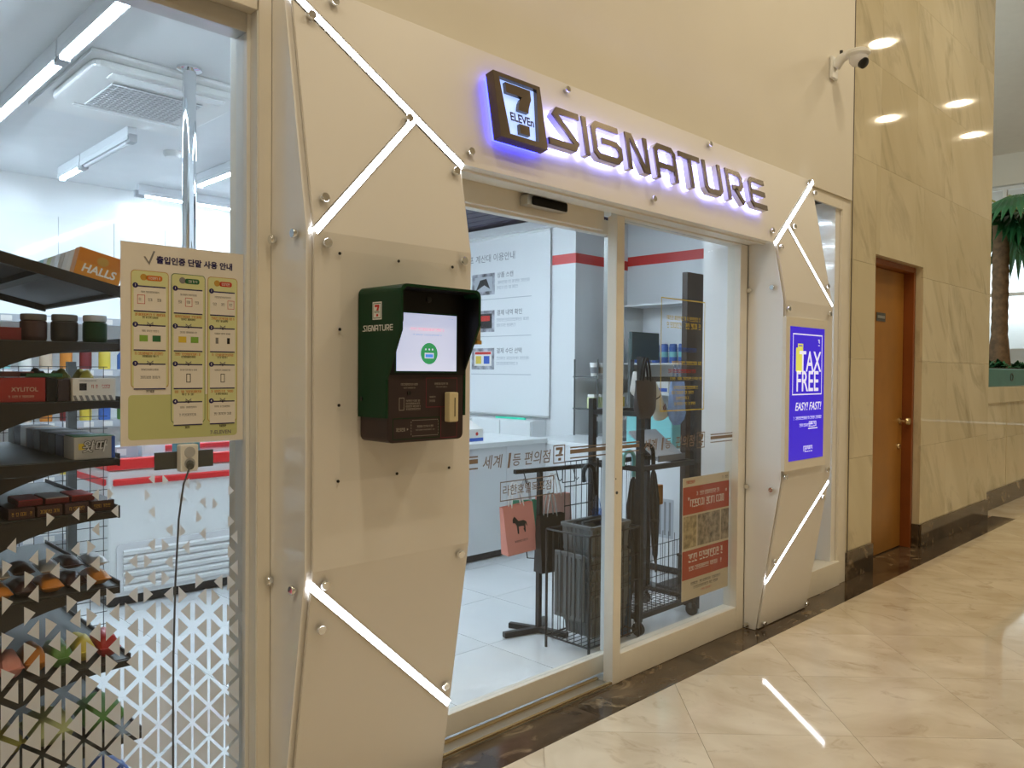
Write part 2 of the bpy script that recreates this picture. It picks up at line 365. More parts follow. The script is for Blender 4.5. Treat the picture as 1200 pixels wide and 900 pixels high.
for i in range(-30, 30):
    for j in range(-30, 30):
        c = g0+ea*((i+0.5)*TS)+eb*((j+0.5)*TS)
        if not (-0.6 < c.x < 13.2 and -3.6 < c.y < BAND+0.42): continue
        if c.y < -0.35*0.0-1.2 and c.x < 1.2: continue
        cs = [c+ea*(sa*hh)+eb*(sb*hh) for sa, sb in ((-1,-1),(1,-1),(1,1),(-1,1))]
        if max(q.y for q in cs) <= BAND: inst('tile', tm, floor, c, TA)
        else:
            pl = clip([(q.x, q.y) for q in cs], (0, BAND), (0, -1))
            if len(pl) < 3: continue
            area = abs(sum(pl[k][0]*pl[(k+1) % len(pl)][1]-pl[(k+1) % len(pl)][0]*pl[k][1] for k in range(len(pl))))/2
            if area < 0.004: continue
            MB().prism(pl, frame((0, 0, 0), (1, 0, 0), (0, 1, 0)), -0.006, 0).build('tile', 'crema_tile', floor)
band = setting('floor_border', (0, BAND, 0))
x = -2.0
while x < 8.85:
    x2 = min(x+0.9, 8.88)
    y1 = 2.32 if (x < 6.79 and x2 > 5.80) else 2.178
    MB().box((x+0.0008, BAND+0.0008, -0.02), (x2-0.0008, y1, 0.0)).build('stone_strip', 'emperador', band)
    x = x2
band.name = 'trim_1'; ORG['trim_1'] = ORG['floor_border']

structure(MB().box((8.881, BAND, -0.1), (26, 2.33, -0.0005)).build('floor_edge', 'crema_tile'))
structure(MB().box((-4, BAND, -0.12), (26, 2.45, -0.021)).build('floor_screed', 'tan_soft'))
structure(MB().box((5.8, 2.3205, -0.02), (6.8, 2.40, 0.0)).build('floor_sill', 'emperador'))
# painted wall above and around the shop front
wf = MB()
wf.box((-4, YW, 2.55), (5.335, 2.40, HC)); wf.box((1.135, YW, 0), (1.70, 2.40, 2.55)); wf.box((3.99, 2.17, 0), (4.56, 2.40, 2.55))
wf.box((1.70, YW, 2.15), (3.99, 2.40, 2.55)); wf.box((-4, YW+0.005, 0), (-1.6, 2.40, 2.55))
structure(wf.build('wall_front', 'wall_paint', origin=(0, YW, 0)))
structure(MB().box((5.325, YW-0.003, 0.2), (5.333, YW+0.002, HC)).build('trim_2', 'frame_dark_line'))

# marble wall with its slabs
wr = structure(MB().box((5.335, YM+0.02, 0), (5.795, 2.6, HC)).box((6.795, YM+0.02, 0), (8.66, 2.6, HC)).box((5.795, YM+0.02, 2.255), (6.795, 2.6, HC)).build('wall_right', 'wall_paint', origin=(5.335, YM, 0)))
zs = [0.19, 0.82, 1.50, 2.17, 2.88, 3.58, 4.28, 4.98, HC]; xs = [5.335, 5.868, 6.60, 7.42, 8.66]
fh = face_hall(YM)
for a in range(len(zs)-1):
    for b in range(len(xs)-1):
        x0, x1, z0, z1 = xs[b], xs[b+1], zs[a], zs[a+1]
        rects = [(x0, z0, x1, z1)]
        if z0 < 2.25:
            out = []
            for (p, q, r_, t_) in rects:
                if r_ <= 5.80 or p >= 6.79 or q >= 2.25: out.append((p, q, r_, t_)); continue
                if p < 5.80: out.append((p, q, 5.80, t_))
                if r_ > 6.79: out.append((6.79, q, r_, t_))
                if t_ > 2.25: out.append((max(p, 5.80), 2.25, min(r_, 6.79), t_))
            rects = out
        for (p, q, r_, t_) in rects:
            MB().box((p+0.0008, YM, q+0.0008), (r_-0.0008, YM+0.02, t_-0.0008)).build('slab', 'wall_marble', wr)
# marble reveals of the door niche and the return at the corner
MB().box((6.79, YM+0.0205, 0.19), (6.794, 2.235, 2.25)).build('reveal_slab', 'wall_marble', wr)
MB().box((5.80, YM+0.0205, 2.25), (6.79, 2.235, 2.254)).build('reveal_slab', 'wall_marble', wr)
MB().box((8.6605, YM, 0.19), (8.675, 2.6, HC)).build('return_slab', 'wall_marble', wr)
bs = setting('baseboard_right', (5.335, YM, 0))
def skirting(parent, segs, Y, h, name='skirting_tile'):
    for a, b in segs: MB().box((a+0.0008, Y, 0.001), (b-0.0008, Y+0.0145, h)).build(name, 'emperador', parent)
skirting(bs, [(5.335, 5.57), (5.57, 5.80), (6.79, 7.20), (7.20, 7.61), (7.61, 8.02), (8.02, 8.43), (8.43, 8.675)], YM-0.016, 0.19)
MB().box((6.776, YM, 0.001), (6.789, 2.235, 0.19)).build('skirting_tile', 'emperador', bs)

# wooden door in its niche
d1 = setting('door_1', (6.29, 2.30, 0))
MB().box((5.84, 2.31, 0.008), (6.745, 2.355, 2.205)).build('door_leaf', 'wood_door', d1, bevel=0.003)
fm = MB().box((6.748, 2.236, 0.0), (6.79, 2.36, 2.25)).box((5.80, 2.236, 0.0), (5.838, 2.36, 2.25)).box((5.838, 2.236, 2.208), (6.748, 2.36, 2.25))
fm.build('door_frame', 'wood_jamb', d1, bevel=0.002)
hd = MB().lathe([(0.026, 0), (0.026, 0.008), (0.010, 0.012), (0.010, 0.045), (0.027, 0.05), (0.032, 0.062), (0.026, 0.078), (0.0, 0.082)], (6.69, 2.309, 1.02), 20, (0, -1, 0))
hd.build('door_knob', 'brass_track', d1, True)
MB().lathe([(0.024, 0), (0.024, 0.010), (0.017, 0.018), (0.0, 0.019)], (6.66, 2.309, 0.82), 18, (0, -1, 0)).build('lock_cylinder', 'brass_track', d1, True)
sg = MB().box((6.17, 2.304, 1.80), (6.345, 2.3085, 1.865)).build('name_plate', 'grey_metal', d1, bevel=0.001)
MB().box((6.185, 2.3035, 1.822), (6.33, 2.3039, 1.843)).build('plate_print', 'silver', sg)
structure(MB().box((5.795, 2.356, 0), (6.795, 2.40, 2.26)).build('wall_door_back', 'kick_black'))

# the rest of the hall: ceiling, far sides
structure(MB().box((-4, -7, HC), (26, 2.6, HC+0.1)).build('ceiling', 'ceiling_paint'))
structure(MB().box((-4.1, -7, 0), (-4, 2.4, HC)).build('wall_left', 'wall_paint'))
structure(MB().box((-4, -7.1, 0), (26, -7, HC)).build('wall_opposite', 'wall_paint'))
structure(MB().box((26, -7, 0), (26.1, 2.32, HC)).build('wall_far', 'wall_paint'))

# atrium beyond the marble corner
la = structure(MB().box((8.68, 2.325, 0), (16.0, 2.44, 1.27)).build('wall_low', 'wall_paint'))
for k, x in enumerate([8.68, 9.9, 11.1, 12.3, 13.5]):
    for z0, z1 in ((0.19, 0.72), (0.72, 1.10)):
        MB().box((x+0.001, 2.305, z0+0.001), (min(x+1.2, 16)-0.001, 2.325, z1-0.001)).build('slab', 'wall_marble', la)
MB().box((8.68, 2.285, 1.10), (16, 2.325, 1.27)).build('coping', 'wall_marble', la, bevel=0.006)
b2 = setting('baseboard_low', (8.7, 2.29, 0)); skirting(b2, [(8.68+0.6*i, 9.28+0.6*i) for i in range(9)], 2.288, 0.19)
structure(MB().box((5.9, 8.0, 0), (26, 8.1, HC)).build('wall_atrium', 'ceiling_paint'))
structure(MB().box((8.68, 2.44, -0.1), (26, 8.0, -0.001)).build('floor_atrium', 'crema_tile'))
structure(MB().box((8.0, 2.60, HC), (26, 8.0, HC+0.1)).build('ceiling_atrium', 'ceiling_paint'))
structure(MB().box((16.9, 2.33, 4.93), (17.05, 8.0, HC)).build('beam', 'wall_paint'))
structure(MB().box((26, 2.32, 0), (26.1, 8.0, 0.5)).build('wall_yard', 'ceiling_paint'))
wn = setting('window_4', (17.0, 5.0, 0))
for y in (2.75, 4.05, 5.35, 6.65, 7.95): MB().box((16.95, y-0.03, 1.1), (17.05, y+0.03, HC-0.6)).build('mullion', 'white_plastic', wn)
for z in (1.12, 2.9, HC-0.62): MB().box((16.96, 2.75, z-0.03), (17.04, 7.95, z+0.03)).build('transom', 'white_plastic', wn)
structure(MB().box((16.9, 2.75, 0), (17.05, 8.0, 1.09)).build('wall_sill', 'ceiling_paint'))
structure(MB().box((16.9, 2.44, 0), (17.05, 2.75, 4.92)).build('wall_pier', 'ceiling_paint'))
# pale roof of the neighbouring wing seen through that glazing
tag(MB().add([(21, 3.4, 0), (26, 3.4, 0), (26, 12, 0), (21, 12, 0), (21, 3.4, 2.0), (26, 3.4, 2.9), (26, 12, 2.9), (21, 12, 2.0)], [(0,3,2,1),(4,5,6,7),(0,1,5,4),(1,2,6,5),(2,3,7,6),(3,0,4,7)]).build('neighbouring_roof', 'white_plastic'), 'pale sloping roof seen outside behind the palm trunk', 'roof')

# recessed hall lamps (their glints show in the marble)
LAMPS = [(x_, y_) for x_ in (-2.05, 1.0, 4.05, 7.1, 10.15, 13.2) for y_ in (0.58, -0.45) if (x_, y_) != (10.15, -0.45)] + [(10.15, -0.45), (15.1, 0.26)]
for i, (x, y) in enumerate(LAMPS):
    t = thing('recessed_lamp', 'round warm recessed lamp in the hall ceiling', 'lamp', (x, y, HC), 'recessed lamps in the hall ceiling')
    MB().lathe([(0.17, 0), (0.17, -0.012), (0.14, -0.016), (0.135, -0.001)], (x, y, HC), 24).build('trim_ring', 'white_plastic', t, True)
    MB().lathe([(0.134, -0.0005), (0.134, -0.004), (0.0, -0.004)], (x, y, HC), 24).build('lens', 'lamp_lens', t)
    L = bpy.data.lights.new('hall_lamp_%d_offscreen' % (i+1), 'AREA'); L.shape = 'DISK'; L.size = 0.24; L.energy = LAMP_W; L.color = WARM; L.spread = R(180)
    lo = bpy.data.objects.new('hall_lamp_%d_offscreen' % (i+1), L); col.objects.link(lo); lo.location = (0, 0, -0.02); lo.parent = t

# ------------------------------------------------------------------ store shell
SX0, SX1, SY1 = -1.6, 5.94, 6.42
sf = structure(MB().box((SX0-0.1, 2.18, -0.1), (SX1+0.1, SY1+0.1, -0.005)).build('floor_store', 'counter_white', origin=(0, 2.2, 0)))
stm = bpy.data.meshes.new('tile'); h2 = 0.2985
stm.from_pydata([(-h2,-h2,-0.005),(h2,-h2,-0.005),(h2,h2,-0.005),(-h2,h2,-0.005),(-h2,-h2,0),(h2,-h2,0),(h2,h2,0),(-h2,h2,0)], [], [(4,5,6,7),(0,1,5,4),(1,2,6,5),(2,3,7,6),(3,0,4,7)])
stm.materials.append(MATS['store_tile'])
for i in range(12):
    for j in range(6):
        inst('tile', stm, sf, (SX0+0.6*i+0.45, 2.62+0.6*j, 0))
structure(MB().box((SX0, 2.3, SC_), (4.15, SY1, SC_+0.06)).build('ceiling_store', 'store_ceiling'))
cd_ = structure(MB().box((4.15, 2.3, SC_+0.02), (SX1, SY1, SC_+0.08)).build('ceiling_dark', 'dark_ceiling'))
for i in range(12): MB().box((4.16+0.145*i, 2.42, SC_-0.002), (4.285+0.145*i, SY1-0.02, SC_+0.0195)).build('slat', 'dark_ceiling', cd_)
wb = structure(MB().box((SX0, SY1, 0), (SX1, SY1+0.1, SC_+0.1)).build('wall_back', 'store_wall'))
for k in range(11):     # glossy white wall panels with fine joints
    a = 0.95+0.38*(k-2)
    MB().box((a+0.002, SY1-0.012, 0.0), (a+0.378, SY1-0.0005, 2.49)).build('panel', 'store_panel', wb)
structure(MB().box((SX0-0.1, 2.40, 0), (SX0, SY1, SC_+0.1)).build('wall_store_left', 'store_wall'))
structure(MB().box((SX1, 2.62, 0), (SX1+0.1, SY1, SC_+0.1)).build('wall_store_right', 'store_wall'))
structure(MB().box((5.2, 4.47, 0.0), (SX1-0.001, SY1-0.02, SC_+0.015)).build('wall_pillar', 'store_wall'))
structure(MB().box((5.10, 4.60, 2.665), (5.199, SY1-0.02, 2.73)).build('trim_4', 'white_plastic'))
structure(MB().box((5.1985, 4.466, 2.335), (5.1995, 4.74, 2.42)).box((5.1985, 4.4665, 2.335), (SX1-0.002, 4.4695, 2.42)).build('trim_5', 'red'))
structure(MB().box((SX1-0.003, 3.572, 2.372), (SX1-0.0005, 4.466, 2.458)).build('trim_6', 'red'))
# side reveals of the store front
structure(MB().box((3.955, 2.401, 0), (4.55, 2.42, SC_)).box((4.556, 2.401, 2.48), (5.335, 2.42, SC_)).box((1.135, 2.401, 0), (1.70, 2.42, SC_)).box((1.70, 2.401, 2.15), (3.955, 2.42, SC_)).box((SX0, 2.401, 2.50), (1.135, 2.42, SC_)).build('wall_inner', 'store_wall'))
structure(MB().box((5.335, 2.401, 0), (SX1, 2.62, SC_)).build('wall_corner', 'store_wall'))
structure(MB().box((5.333, 2.45, 2.32), (5.3348, 2.62, 2.41)).build('trim_12', 'red'))

# ------------------------------------------------------------------ shop windows and glass door
w1 = setting('window_1', (1.09, YW, 0))
MB().box((1.0935, YW-0.012, 0.0), (1.1335, 2.33, 2.548)).build('window_frame', 'frame_beige', w1, bevel=0.002)
MB().box((1.0898, YW-0.008, 0.11), (1.0933, 2.26, 2.432)).build('lit_reveal', 'white_plastic', w1)  # side of the beige frame, store light on it painted as white
MB().box((-1.6, YW-0.010, 2.432), (1.0895, 2.33, 2.548)).build('window_head', 'frame_beige', w1, bevel=0.002)
MB().box((1.0775, 2.190, 0.11), (1.0895, 2.26, 2.432)).build('inner_stile', 'white_plastic', w1, bevel=0.002)
MB().box((-1.6, 2.190, 2.375), (1.077, 2.26, 2.432)).build('inner_rail', 'silver', w1, bevel=0.002)
MB().box((-1.6, YW-0.010, 0.0), (1.0895, 2.30, 0.11)).build('window_sill', 'frame_beige', w1, bevel=0.002)
g1 = MB().box((-1.6, 2.208, 0.112), (1.077, 2.218, 2.376)).build('pane', 'glass', w1)

w2 = setting('window_2', (4.9, YW, 0))
MB().box((5.205, YW+0.012, 0.0), (5.332, YW+0.03, 2.549)).build('window_frame', 'frame_beige', w2, bevel=0.002)
MB().box((4.575, YW+0.012, 2.475), (5.2045, YW+0.03, 2.549)).build('window_head', 'frame_beige', w2, bevel=0.002)
MB().box((5.14, YW+0.031, 0.0), (5.33, 2.38, 2.52)).build('inner_stile', 'white_gloss', w2, bevel=0.002)
MB().box((4.575, YW-0.004, 0.0), (5.2045, 2.30, 0.16)).build('window_sill', 'frame_beige', w2, bevel=0.003)
MB().box((4.575, 2.285, 0.16), (5.139, 2.295, 2.475)).build('pane', 'glass', w2)

w3 = setting('window_3', (3.35, YW, 0))
MB().box((2.790, YW-0.002, 0.0), (2.845, 2.212, 2.09)).build('post', 'frame_beige', w3, bevel=0.003)
MB().box((2.8455, YW, 0.0), (3.869, 2.24, 0.128)).build('bottom_rail', 'frame_beige', w3, bevel=0.003)
MB().box((3.87, YW-0.002, 0.0), (3.945, 2.24, 2.09)).build('jamb', 'frame_beige', w3, bevel=0.003)
MB().box((2.8455, YW, 2.085), (3.869, 2.24, 2.148)).build('top_rail', 'frame_beige', w3, bevel=0.003)
MB().box((2.8455, 2.195, 0.1285), (3.869, 2.205, 2.0845)).build('pane', 'glass', w3)
MB().box((2.795, YW-0.0035, 0.92), (2.80, YW-0.002, 0.925)).build('screw', 'black_metal', w3)
MB().lathe([(0.007, 0), (0.007, 0.003), (0, 0.003)], (2.805, YW-0.002, 0.86), 10, (0, -1, 0)).build('screw_cap', 'grey_metal', w3)
structure(MB().box((3.89, 2.245, 0.0), (3.949, 2.40, 2.146)).build('trim_7', 'white_gloss'))

d2 = setting('door_2', (2.3, 2.26, 0))
MB().box((1.72, 2.258, 0.018), (2.908, 2.302, 0.100)).build('bottom_rail', 'frame_beige', d2, bevel=0.002)
MB().box((1.72, 2.258, 2.02), (2.908, 2.302, 2.085)).build('top_rail', 'frame_beige', d2, bevel=0.002)
MB().box((2.878, 2.258, 0.1005), (2.908, 2.302, 2.0195)).build('stile', 'silver', d2, bevel=0.002)
MB().box((1.72, 2.275, 0.1005), (2.8775, 2.285, 2.0195)).build('pane', 'glass', d2)
structure(MB().box((1.70, 2.158, 0.0), (2.789, 2.256, 0.007)).build('trim_8', 'silver'))
tr_ = setting('trim_9', (2.2, 2.19, 0))
MB().box((1.70, 2.160, 0.0072), (2.788, 2.172, 0.016)).box((1.70, 2.236, 0.0072), (2.788, 2.252, 0.014)).build('track_rail', 'brass_track', tr_)
dh = structure(MB().box((1.757, 2.232, 2.03), (2.789, 2.257, 2.148)).build('trim_10', 'frame_beige', bevel=0.002))
structure(MB().box((1.757, 2.165, 2.112), (2.789, 2.2315, 2.148)).build('trim_11', 'frame_beige', bevel=0.002))
sn = thing('door_sensor', 'small grey motion sensor on the sliding door header', 'sensor', (2.37, 2.21, 2.055))
MB().prism([(2.25, 2.058), (2.49, 2.058), (2.49, 2.095), (2.475, 2.108), (2.265, 2.108), (2.25, 2.095)], face_hall(2.2315), 0, 0.045).build('housing', 'silver', sn, bevel=0.004)
MB().prism(rrect(2.275, 2.060, 2.484, 2.096, 0.008), face_hall(2.1862), 0, 0.004).build('dark_lens', 'kiosk_black', sn)

# frosted triangle film on the panes
def film(parent, x0, x1, ztop, Y, name, dense=0.45, base=0.13):
    mb = MB(); mb.nofix = True; fr = face_hall(Y); cw = 0.047; rh = 0.090
    n = int((x1-x0)/cw)+2
    def P(i, k):
        x = x0+i*cw
        bow = 0.05*math.sin((x-0.35)*5.2)
        return (x, base-0.1+k*rh+bow+(0.5*rh if i % 2 else 0))
    def tri(a, b, c):
        cx, cz = (a[0]+b[0]+c[0])/3, (a[1]+b[1]+c[1])/3
        if cz > ztop or cz < base or cx > x1-0.004 or cx < x0: return
        t = max(0, min(1, (cz-dense)/(ztop-dense)))
        s_ = 0.80-0.46*t**0.8
        if t > 0.35 and rnd.random() < (t-0.35)*0.9: return
        q = [(cx+(p[0]-cx)*s_, cz+(p[1]-cz)*s_) for p in (a, b, c)]
        if max(p[0] for p in q) > x1: return
        mb.flat(q, fr, 0.0006)
    for i in range(n):
        for k in range(0, 16):
            if i % 2 == 0:
                tri(P(i, k), P(i+1, k), P(i, k+1)); tri(P(i+1, k), P(i+1, k+1), P(i, k+1))
            else:
                tri(P(i, k), P(i+1, k), P(i+1, k+1)); tri(P(i, k), P(i+1, k+1), P(i, k+1))
    o = mb.build(name, 'film', parent); o['kind'] = 'stuff'; return o
film(w1, -0.2, 1.076, 1.10, 2.207, 'triangle_film')
film(w2, 4.60, 5.14, 1.0, 2.2845, 'triangle_film')

# ================================================================== SHOP FRONT COLUMNS AND FASCIA
SL = 0.185
def yf(z):                       # hall face of the faceted front
    if z < 0.83: return 2.085-(2.085-1.95)*z/0.83
    if z < 1.785: return 1.95
    return 1.95+SL*(z-1.785)
def panel3(mb, poly, thick=0.010, off=0.0):
    n = len(poly); a = [Vector((x, yf(z)-off, z)) for x, z in poly]; b = [Vector((x, yf(z)-off+thick, z)) for x, z in poly]
    return mb.add(a+b, [list(range(n)), list(range(2*n-1, n-1, -1))]+[[i, i+n, (i+1) % n+n, (i+1) % n] for i in range(n)])
def facet_normal(z):
    s = -(2.085-1.95)/0.83 if z < 0.83 else (0 if z < 1.785 else SL)
    return Vector((0, -1, s)).normalized()
bolt_mesh = None
def bolt(parent, p, nrm, name='bolt'):
    global bolt_mesh
    if bolt_mesh is None:
        o = MB().lathe([(0.009, 0.0), (0.009, 0.008), (0.0135, 0.008), (0.0135, 0.017), (0.012, 0.019), (0.0, 0.019)], (0, 0, 0), 16).build('bolt', 'chrome', None, True, origin=(0, 0, 0))
        bolt_mesh = o.data; bpy.data.objects.remove(o)
    o = bpy.data.objects.new(name, bolt_mesh); col.objects.link(o); o.parent = parent; o.location = Vector(p)-ORG[parent.name]
    o.rotation_euler = Vector(nrm).to_track_quat('Z', 'Y').to_euler()
    md = o.modifiers.new('smooth_edges', 'EDGE_SPLIT'); md.split_angle = R(40)
    return o
def ray_facet(x, y):
    d = ray(x, y); t = 1.0
    for _ in range(60):
        p = CAMP+d*t; t += (yf(p.z)-p.y)/d.y*0.8
    return CAMP+d*t

def column(name, label, x0, x1, led1, jx, led2, led3, bolts, side_bolts, flip):
    t = thing(name, label, 'column', ((x0+x1)/2, 2.0, 0))
    # core
    prof = [(2.158, 0.002), (yf(0)+0.014, 0.002), (yf(0.83)+0.014, 0.83), (1.964, 1.785), (yf(2.545)+0.014, 2.545), (2.158, 2.545)]
    n = len(prof); mb = MB(); a = [(x0+0.006, y, z) for y, z in prof]; b = [(x1-0.002, y, z) for y, z in prof]
    mb.add(a+b, [list(range(n)), list(range(2*n-1, n-1, -1))]+[[i, i+n, (i+1) % n+n, (i+1) % n] for i in range(n)])
    mb.build('core', 'white_panel', t)
    # glossy side sheet facing along the shop front
    zt = 2.50 if flip else 2.095
    pr = [(2.157, 0.003), (yf(0)+0.004, 0.003), (yf(0.83)+0.004, 0.83), (1.954, 1.785), (yf(zt)+0.004, zt), (2.157, zt)]
    sp = MB(); n = len(pr); a = [(x0, y, z) for y, z in pr]; b = [(x0+0.0055, y, z) for y, z in pr]
    sp.add(a+b, [list(range(n)), list(range(2*n-1, n-1, -1))]+[[i, i+n, (i+1) % n+n, (i+1) % n] for i in range(n)])
    side = sp.build('side_panel', 'white_gloss', t)
    for q in side_bolts:
        p = onX(q[0], q[1], x0); bolt(t, (x0, p.y, p.z), (-1, 0, 0))
    px0, px1 = x0+0.024, x1-0.020
    def line(l): p, q = Vector(l[0]), Vector(l[1]); d = (q-p).normalized(); nn = Vector((-d.y, d.x)); nn = nn if nn.y > 0 else -nn; return p, d, nn
    g = 0.017
    p1, dd1, n1 = line(led1)
    up = [(px0, 1.785), (px1, 1.785), (px1, 2.6), (px0, 2.6)]
    up = clip(up, p1-n1*g, -n1)
    p2, dd2, n2 = line(led2)
    A = clip(up, p2+n2*g*0.8, n2); B = clip(up, p2-n2*g*0.8, -n2)
    for poly in (A, B): panel3(MB(), poly).build('facet_panel', 'white_panel', t)
    panel3(MB(), [(px0, 0.83), (px1, 0.83), (px1, 1.785), (px0, 1.785)]).build('facet_panel', 'white_panel', t)
    p3, dd3, n3 = line(led3)
    lw = [(px0, 0.006), (px1, 0.006), (px1, 0.83), (px0, 0.83)]
    for poly in (clip(lw, p3+n3*g*0.8, n3), clip(lw, p3-n3*g*0.8, -n3)): panel3(MB(), poly).build('facet_panel', 'white_panel', t)
    for l, wd in ((led1, 0.024), (led2, 0.020), (led3, 0.022)):
        p, d, nn = line(l); L_ = (Vector(l[1])-Vector(l[0])).length
        q = [p+nn*wd/2, p-nn*wd/2, p-nn*wd/2+d*L_, p+nn*wd/2+d*L_]
        panel3(MB(), [(v.x, v.y) for v in q], 0.009, 0.002).build('light_strip', 'led', t)
        ch = MB()
        for sgn in (1, -1):
            e = [p+nn*sgn*wd/2, p+nn*sgn*(wd/2+0.003), p+nn*sgn*(wd/2+0.003)+d*L_, p+nn*sgn*wd/2+d*L_]
            panel3(ch, [(v.x, v.y) for v in e], 0.013, 0.003)
        ch.build('strip_channel', 'silver', t)
    for q in bolts:
        p = ray_facet(*q); bolt(t, p, facet_normal(p.z))
    return t
COL1 = column('faceted_column', 'white faceted column carrying the green self-service kiosk and three light strips', 1.135, 1.755,
    ((1.135, 2.500), (1.748, 2.078)), 0, ((1.556, 2.192), (1.162, 1.784)), ((1.160, 0.785), (1.735, 0.266)),
    [(390, 4), (363, 20), (477, 140), (532, 202), (378, 233), (381, 285), (541, 306), (379, 684), (374, 736), (537, 648), (520, 802)], [(349, 274), (323, 281), (319, 680), (347, 691)], True)
COL2 = column('faceted_column', 'white faceted column with the blue TAX FREE screen and three light strips', 3.95, 4.572,
    ((3.952, 2.088), (4.572, 2.535)), 0, ((4.135, 2.212), (4.548, 1.789)), ((4.55, 0.772), (3.976, 0.274)),
    [(953, 227), (929, 266), (913.5, 290), (968, 336), (922, 362), (970.5, 368), (918.6, 559), (967.7, 550), (962.7, 582), (905.8, 657), (943.5, 706.7), (893.7, 729.8)], [(880, 340.6), (906, 337), (876.7, 569.8), (904.8, 573.7), (876.7, 731.6)], False)

FT = thing('fascia_board', 'long white fascia board over the glass door bearing the lit sign', 'fascia', (2.85, 2.05, 2.09))
g = 0.017
def off(l, s):
    p, q = Vector(l[0]), Vector(l[1]); d = (q-p).normalized(); nn = Vector((-d.y, d.x)); nn = nn if nn.y > 0 else -nn; return p+nn*s, q+nn*s
a1, a2 = off(((1.135, 2.500), (1.748, 2.078)), g); b1, b2_ = off(((3.952, 2.088), (4.572, 2.535)), g)
ftop = 2.536
ta = (a1.x+(a2.x-a1.x)*(ftop-a1.y)/(a2.y-a1.y)) if a1.y > ftop else a1.x
poly = [(1.756, 2.089), (3.949, 2.089), (b1.x, b1.y+0.002), (b2_.x-0.022, ftop), (1.14, ftop), (1.14, a1.y+0.006), (a2.x, a2.y+0.006)]
panel3(MB(), poly, 0.012).build('panel', 'white_panel', FT, bevel=0.0012)
bk = MB(); n = 4
pr = [(yf(2.092)+0.013, 2.092), (2.157, 2.092), (2.157, 2.534), (yf(2.534)+0.013, 2.534)]
a = [(1.7575, y, z) for y, z in pr]; b = [(3.9475, y, z) for y, z in pr]
bk.add(a+b, [list(range(4)), list(range(7, 3, -1))]+[[i, i+4, (i+1) % 4+4, (i+1) % 4] for i in range(4)])
bk.build('backing_box', 'frame_beige', FT)
MB().box((1.7575, 2.06, 2.084), (3.9475, 2.075, 2.0915)).build('soffit_groove', 'frame_beige', FT)
for q in [(662.5, 106.5), (829.8, 169.9), (764, 234), (549.5, 179), (903, 270.6), (945.6, 214)]:
    p = ray_facet(*q); bolt(FT, p, facet_normal(2.3))

# ------------------------------------------------------------------ the lit sign
NF = Vector((0, -1, SL)).normalized(); VF = Vector((0, SL, 1)).normalized()
FS = (Vector((0, 1.95, 1.785)), Vector((1, 0, 0)), VF, NF)      # (X, distance up the slope)
def stroke(mb, pts, wd, fr, t0, t1, mi=0):
    """thick polyline with mitred joints, extruded"""
    P = [Vector(p) for p in pts]; n = len(P); Lf = []; Rt = []
    for i in range(n):
        d0 = (P[i]-P[i-1]).normalized() if i > 0 else None; d1 = (P[i+1]-P[i]).normalized() if i < n-1 else None
        if d0 is None: m_ = Vector((-d1.y, d1.x)); k = 1
        elif d1 is None: m_ = Vector((-d0.y, d0.x)); k = 1
        else:
            m_ = (Vector((-d0.y, d0.x))+Vector((-d1.y, d1.x))).normalized(); k = 1/max(0.35, m_.dot(Vector((-d0.y, d0.x))))
        Lf.append(P[i]+m_*wd/2*k); Rt.append(P[i]-m_*wd/2*k)
    vs_ = [pt(fr, v.x, v.y, t) for t in (t0, t1) for v in Lf+Rt]; N2 = 2*n; fs = []
    for i in range(n-1):
        fs += [[i, i+1, n+i+1, n+i], [N2+i, N2+n+i, N2+n+i+1, N2+i+1], [i, N2+i, N2+i+1, i+1], [n+i, n+i+1, N2+n+i+1, N2+n+i]]
    fs += [[0, n, N2+n, N2], [n-1, N2+n-1, N2+2*n-1, 2*n-1]]
    return mb.add(vs_, fs, mi)
GLY = {
 'S': [[(1.0, .92), (.22, .92), (.12, .80), (.80, .20), (.72, .08), (-.22, .08)]],
 'I': [[(.10, 0), (.10, 1)]],
 'G': [[(.98, .92), (.20, .92), (.08, .80), (.08, .20), (.20, .08), (.86, .08), (.98, .20), (.98, .42), (.86, .52), (.34, .52)]],
 'N': [[(.08, 0), (.08, .92), (.24, .92), (.76, .08), (.92, .08), (.92, 1)]],
 'A': [[(.08, 0), (.08, .80), (.20, .92), (.80, .92), (.92, .80), (.92, 0)], [(.10, .38), (.90, .38)]],
 'T': [[(0, .92), (1, .92)], [(.5, 0), (.5, .86)]],
 'U': [[(.08, 1), (.08, .20), (.20, .08), (.80, .08), (.92, .20), (.92, 1)]],
 'R': [[(.08, 0), (.08, .92), (.80, .92), (.92, .80), (.92, .56), (.80, .44), (.34, .44)], [(.50, .42), (.95, 0)]],
 'E': [[(1, .92), (.20, .92), (.08, .80), (.08, .20), (.20, .08), (1, .08)], [(.10, .52), (.98, .52)]]}
def draw_word(cb, x, y, h, widths, gaps):
    pass
LS = thing('sign_lettering', 'bronze SIGNATURE letters with bluish white glow on the fascia', 'sign', (3.0, 2.0, 2.19))
LX = [('S', 2.185, 0.155), ('I', 2.356, 0.20), ('G', 2.412, 0.178), ('N', 2.636, 0.15), ('A', 2.835, 0.165), ('T', 3.030, 0.170), ('U', 3.225, 0.158), ('R', 3.432, 0.155), ('E', 3.650, 0.165)]
S0, SH, SW = 0.449, 0.158, 0.0255
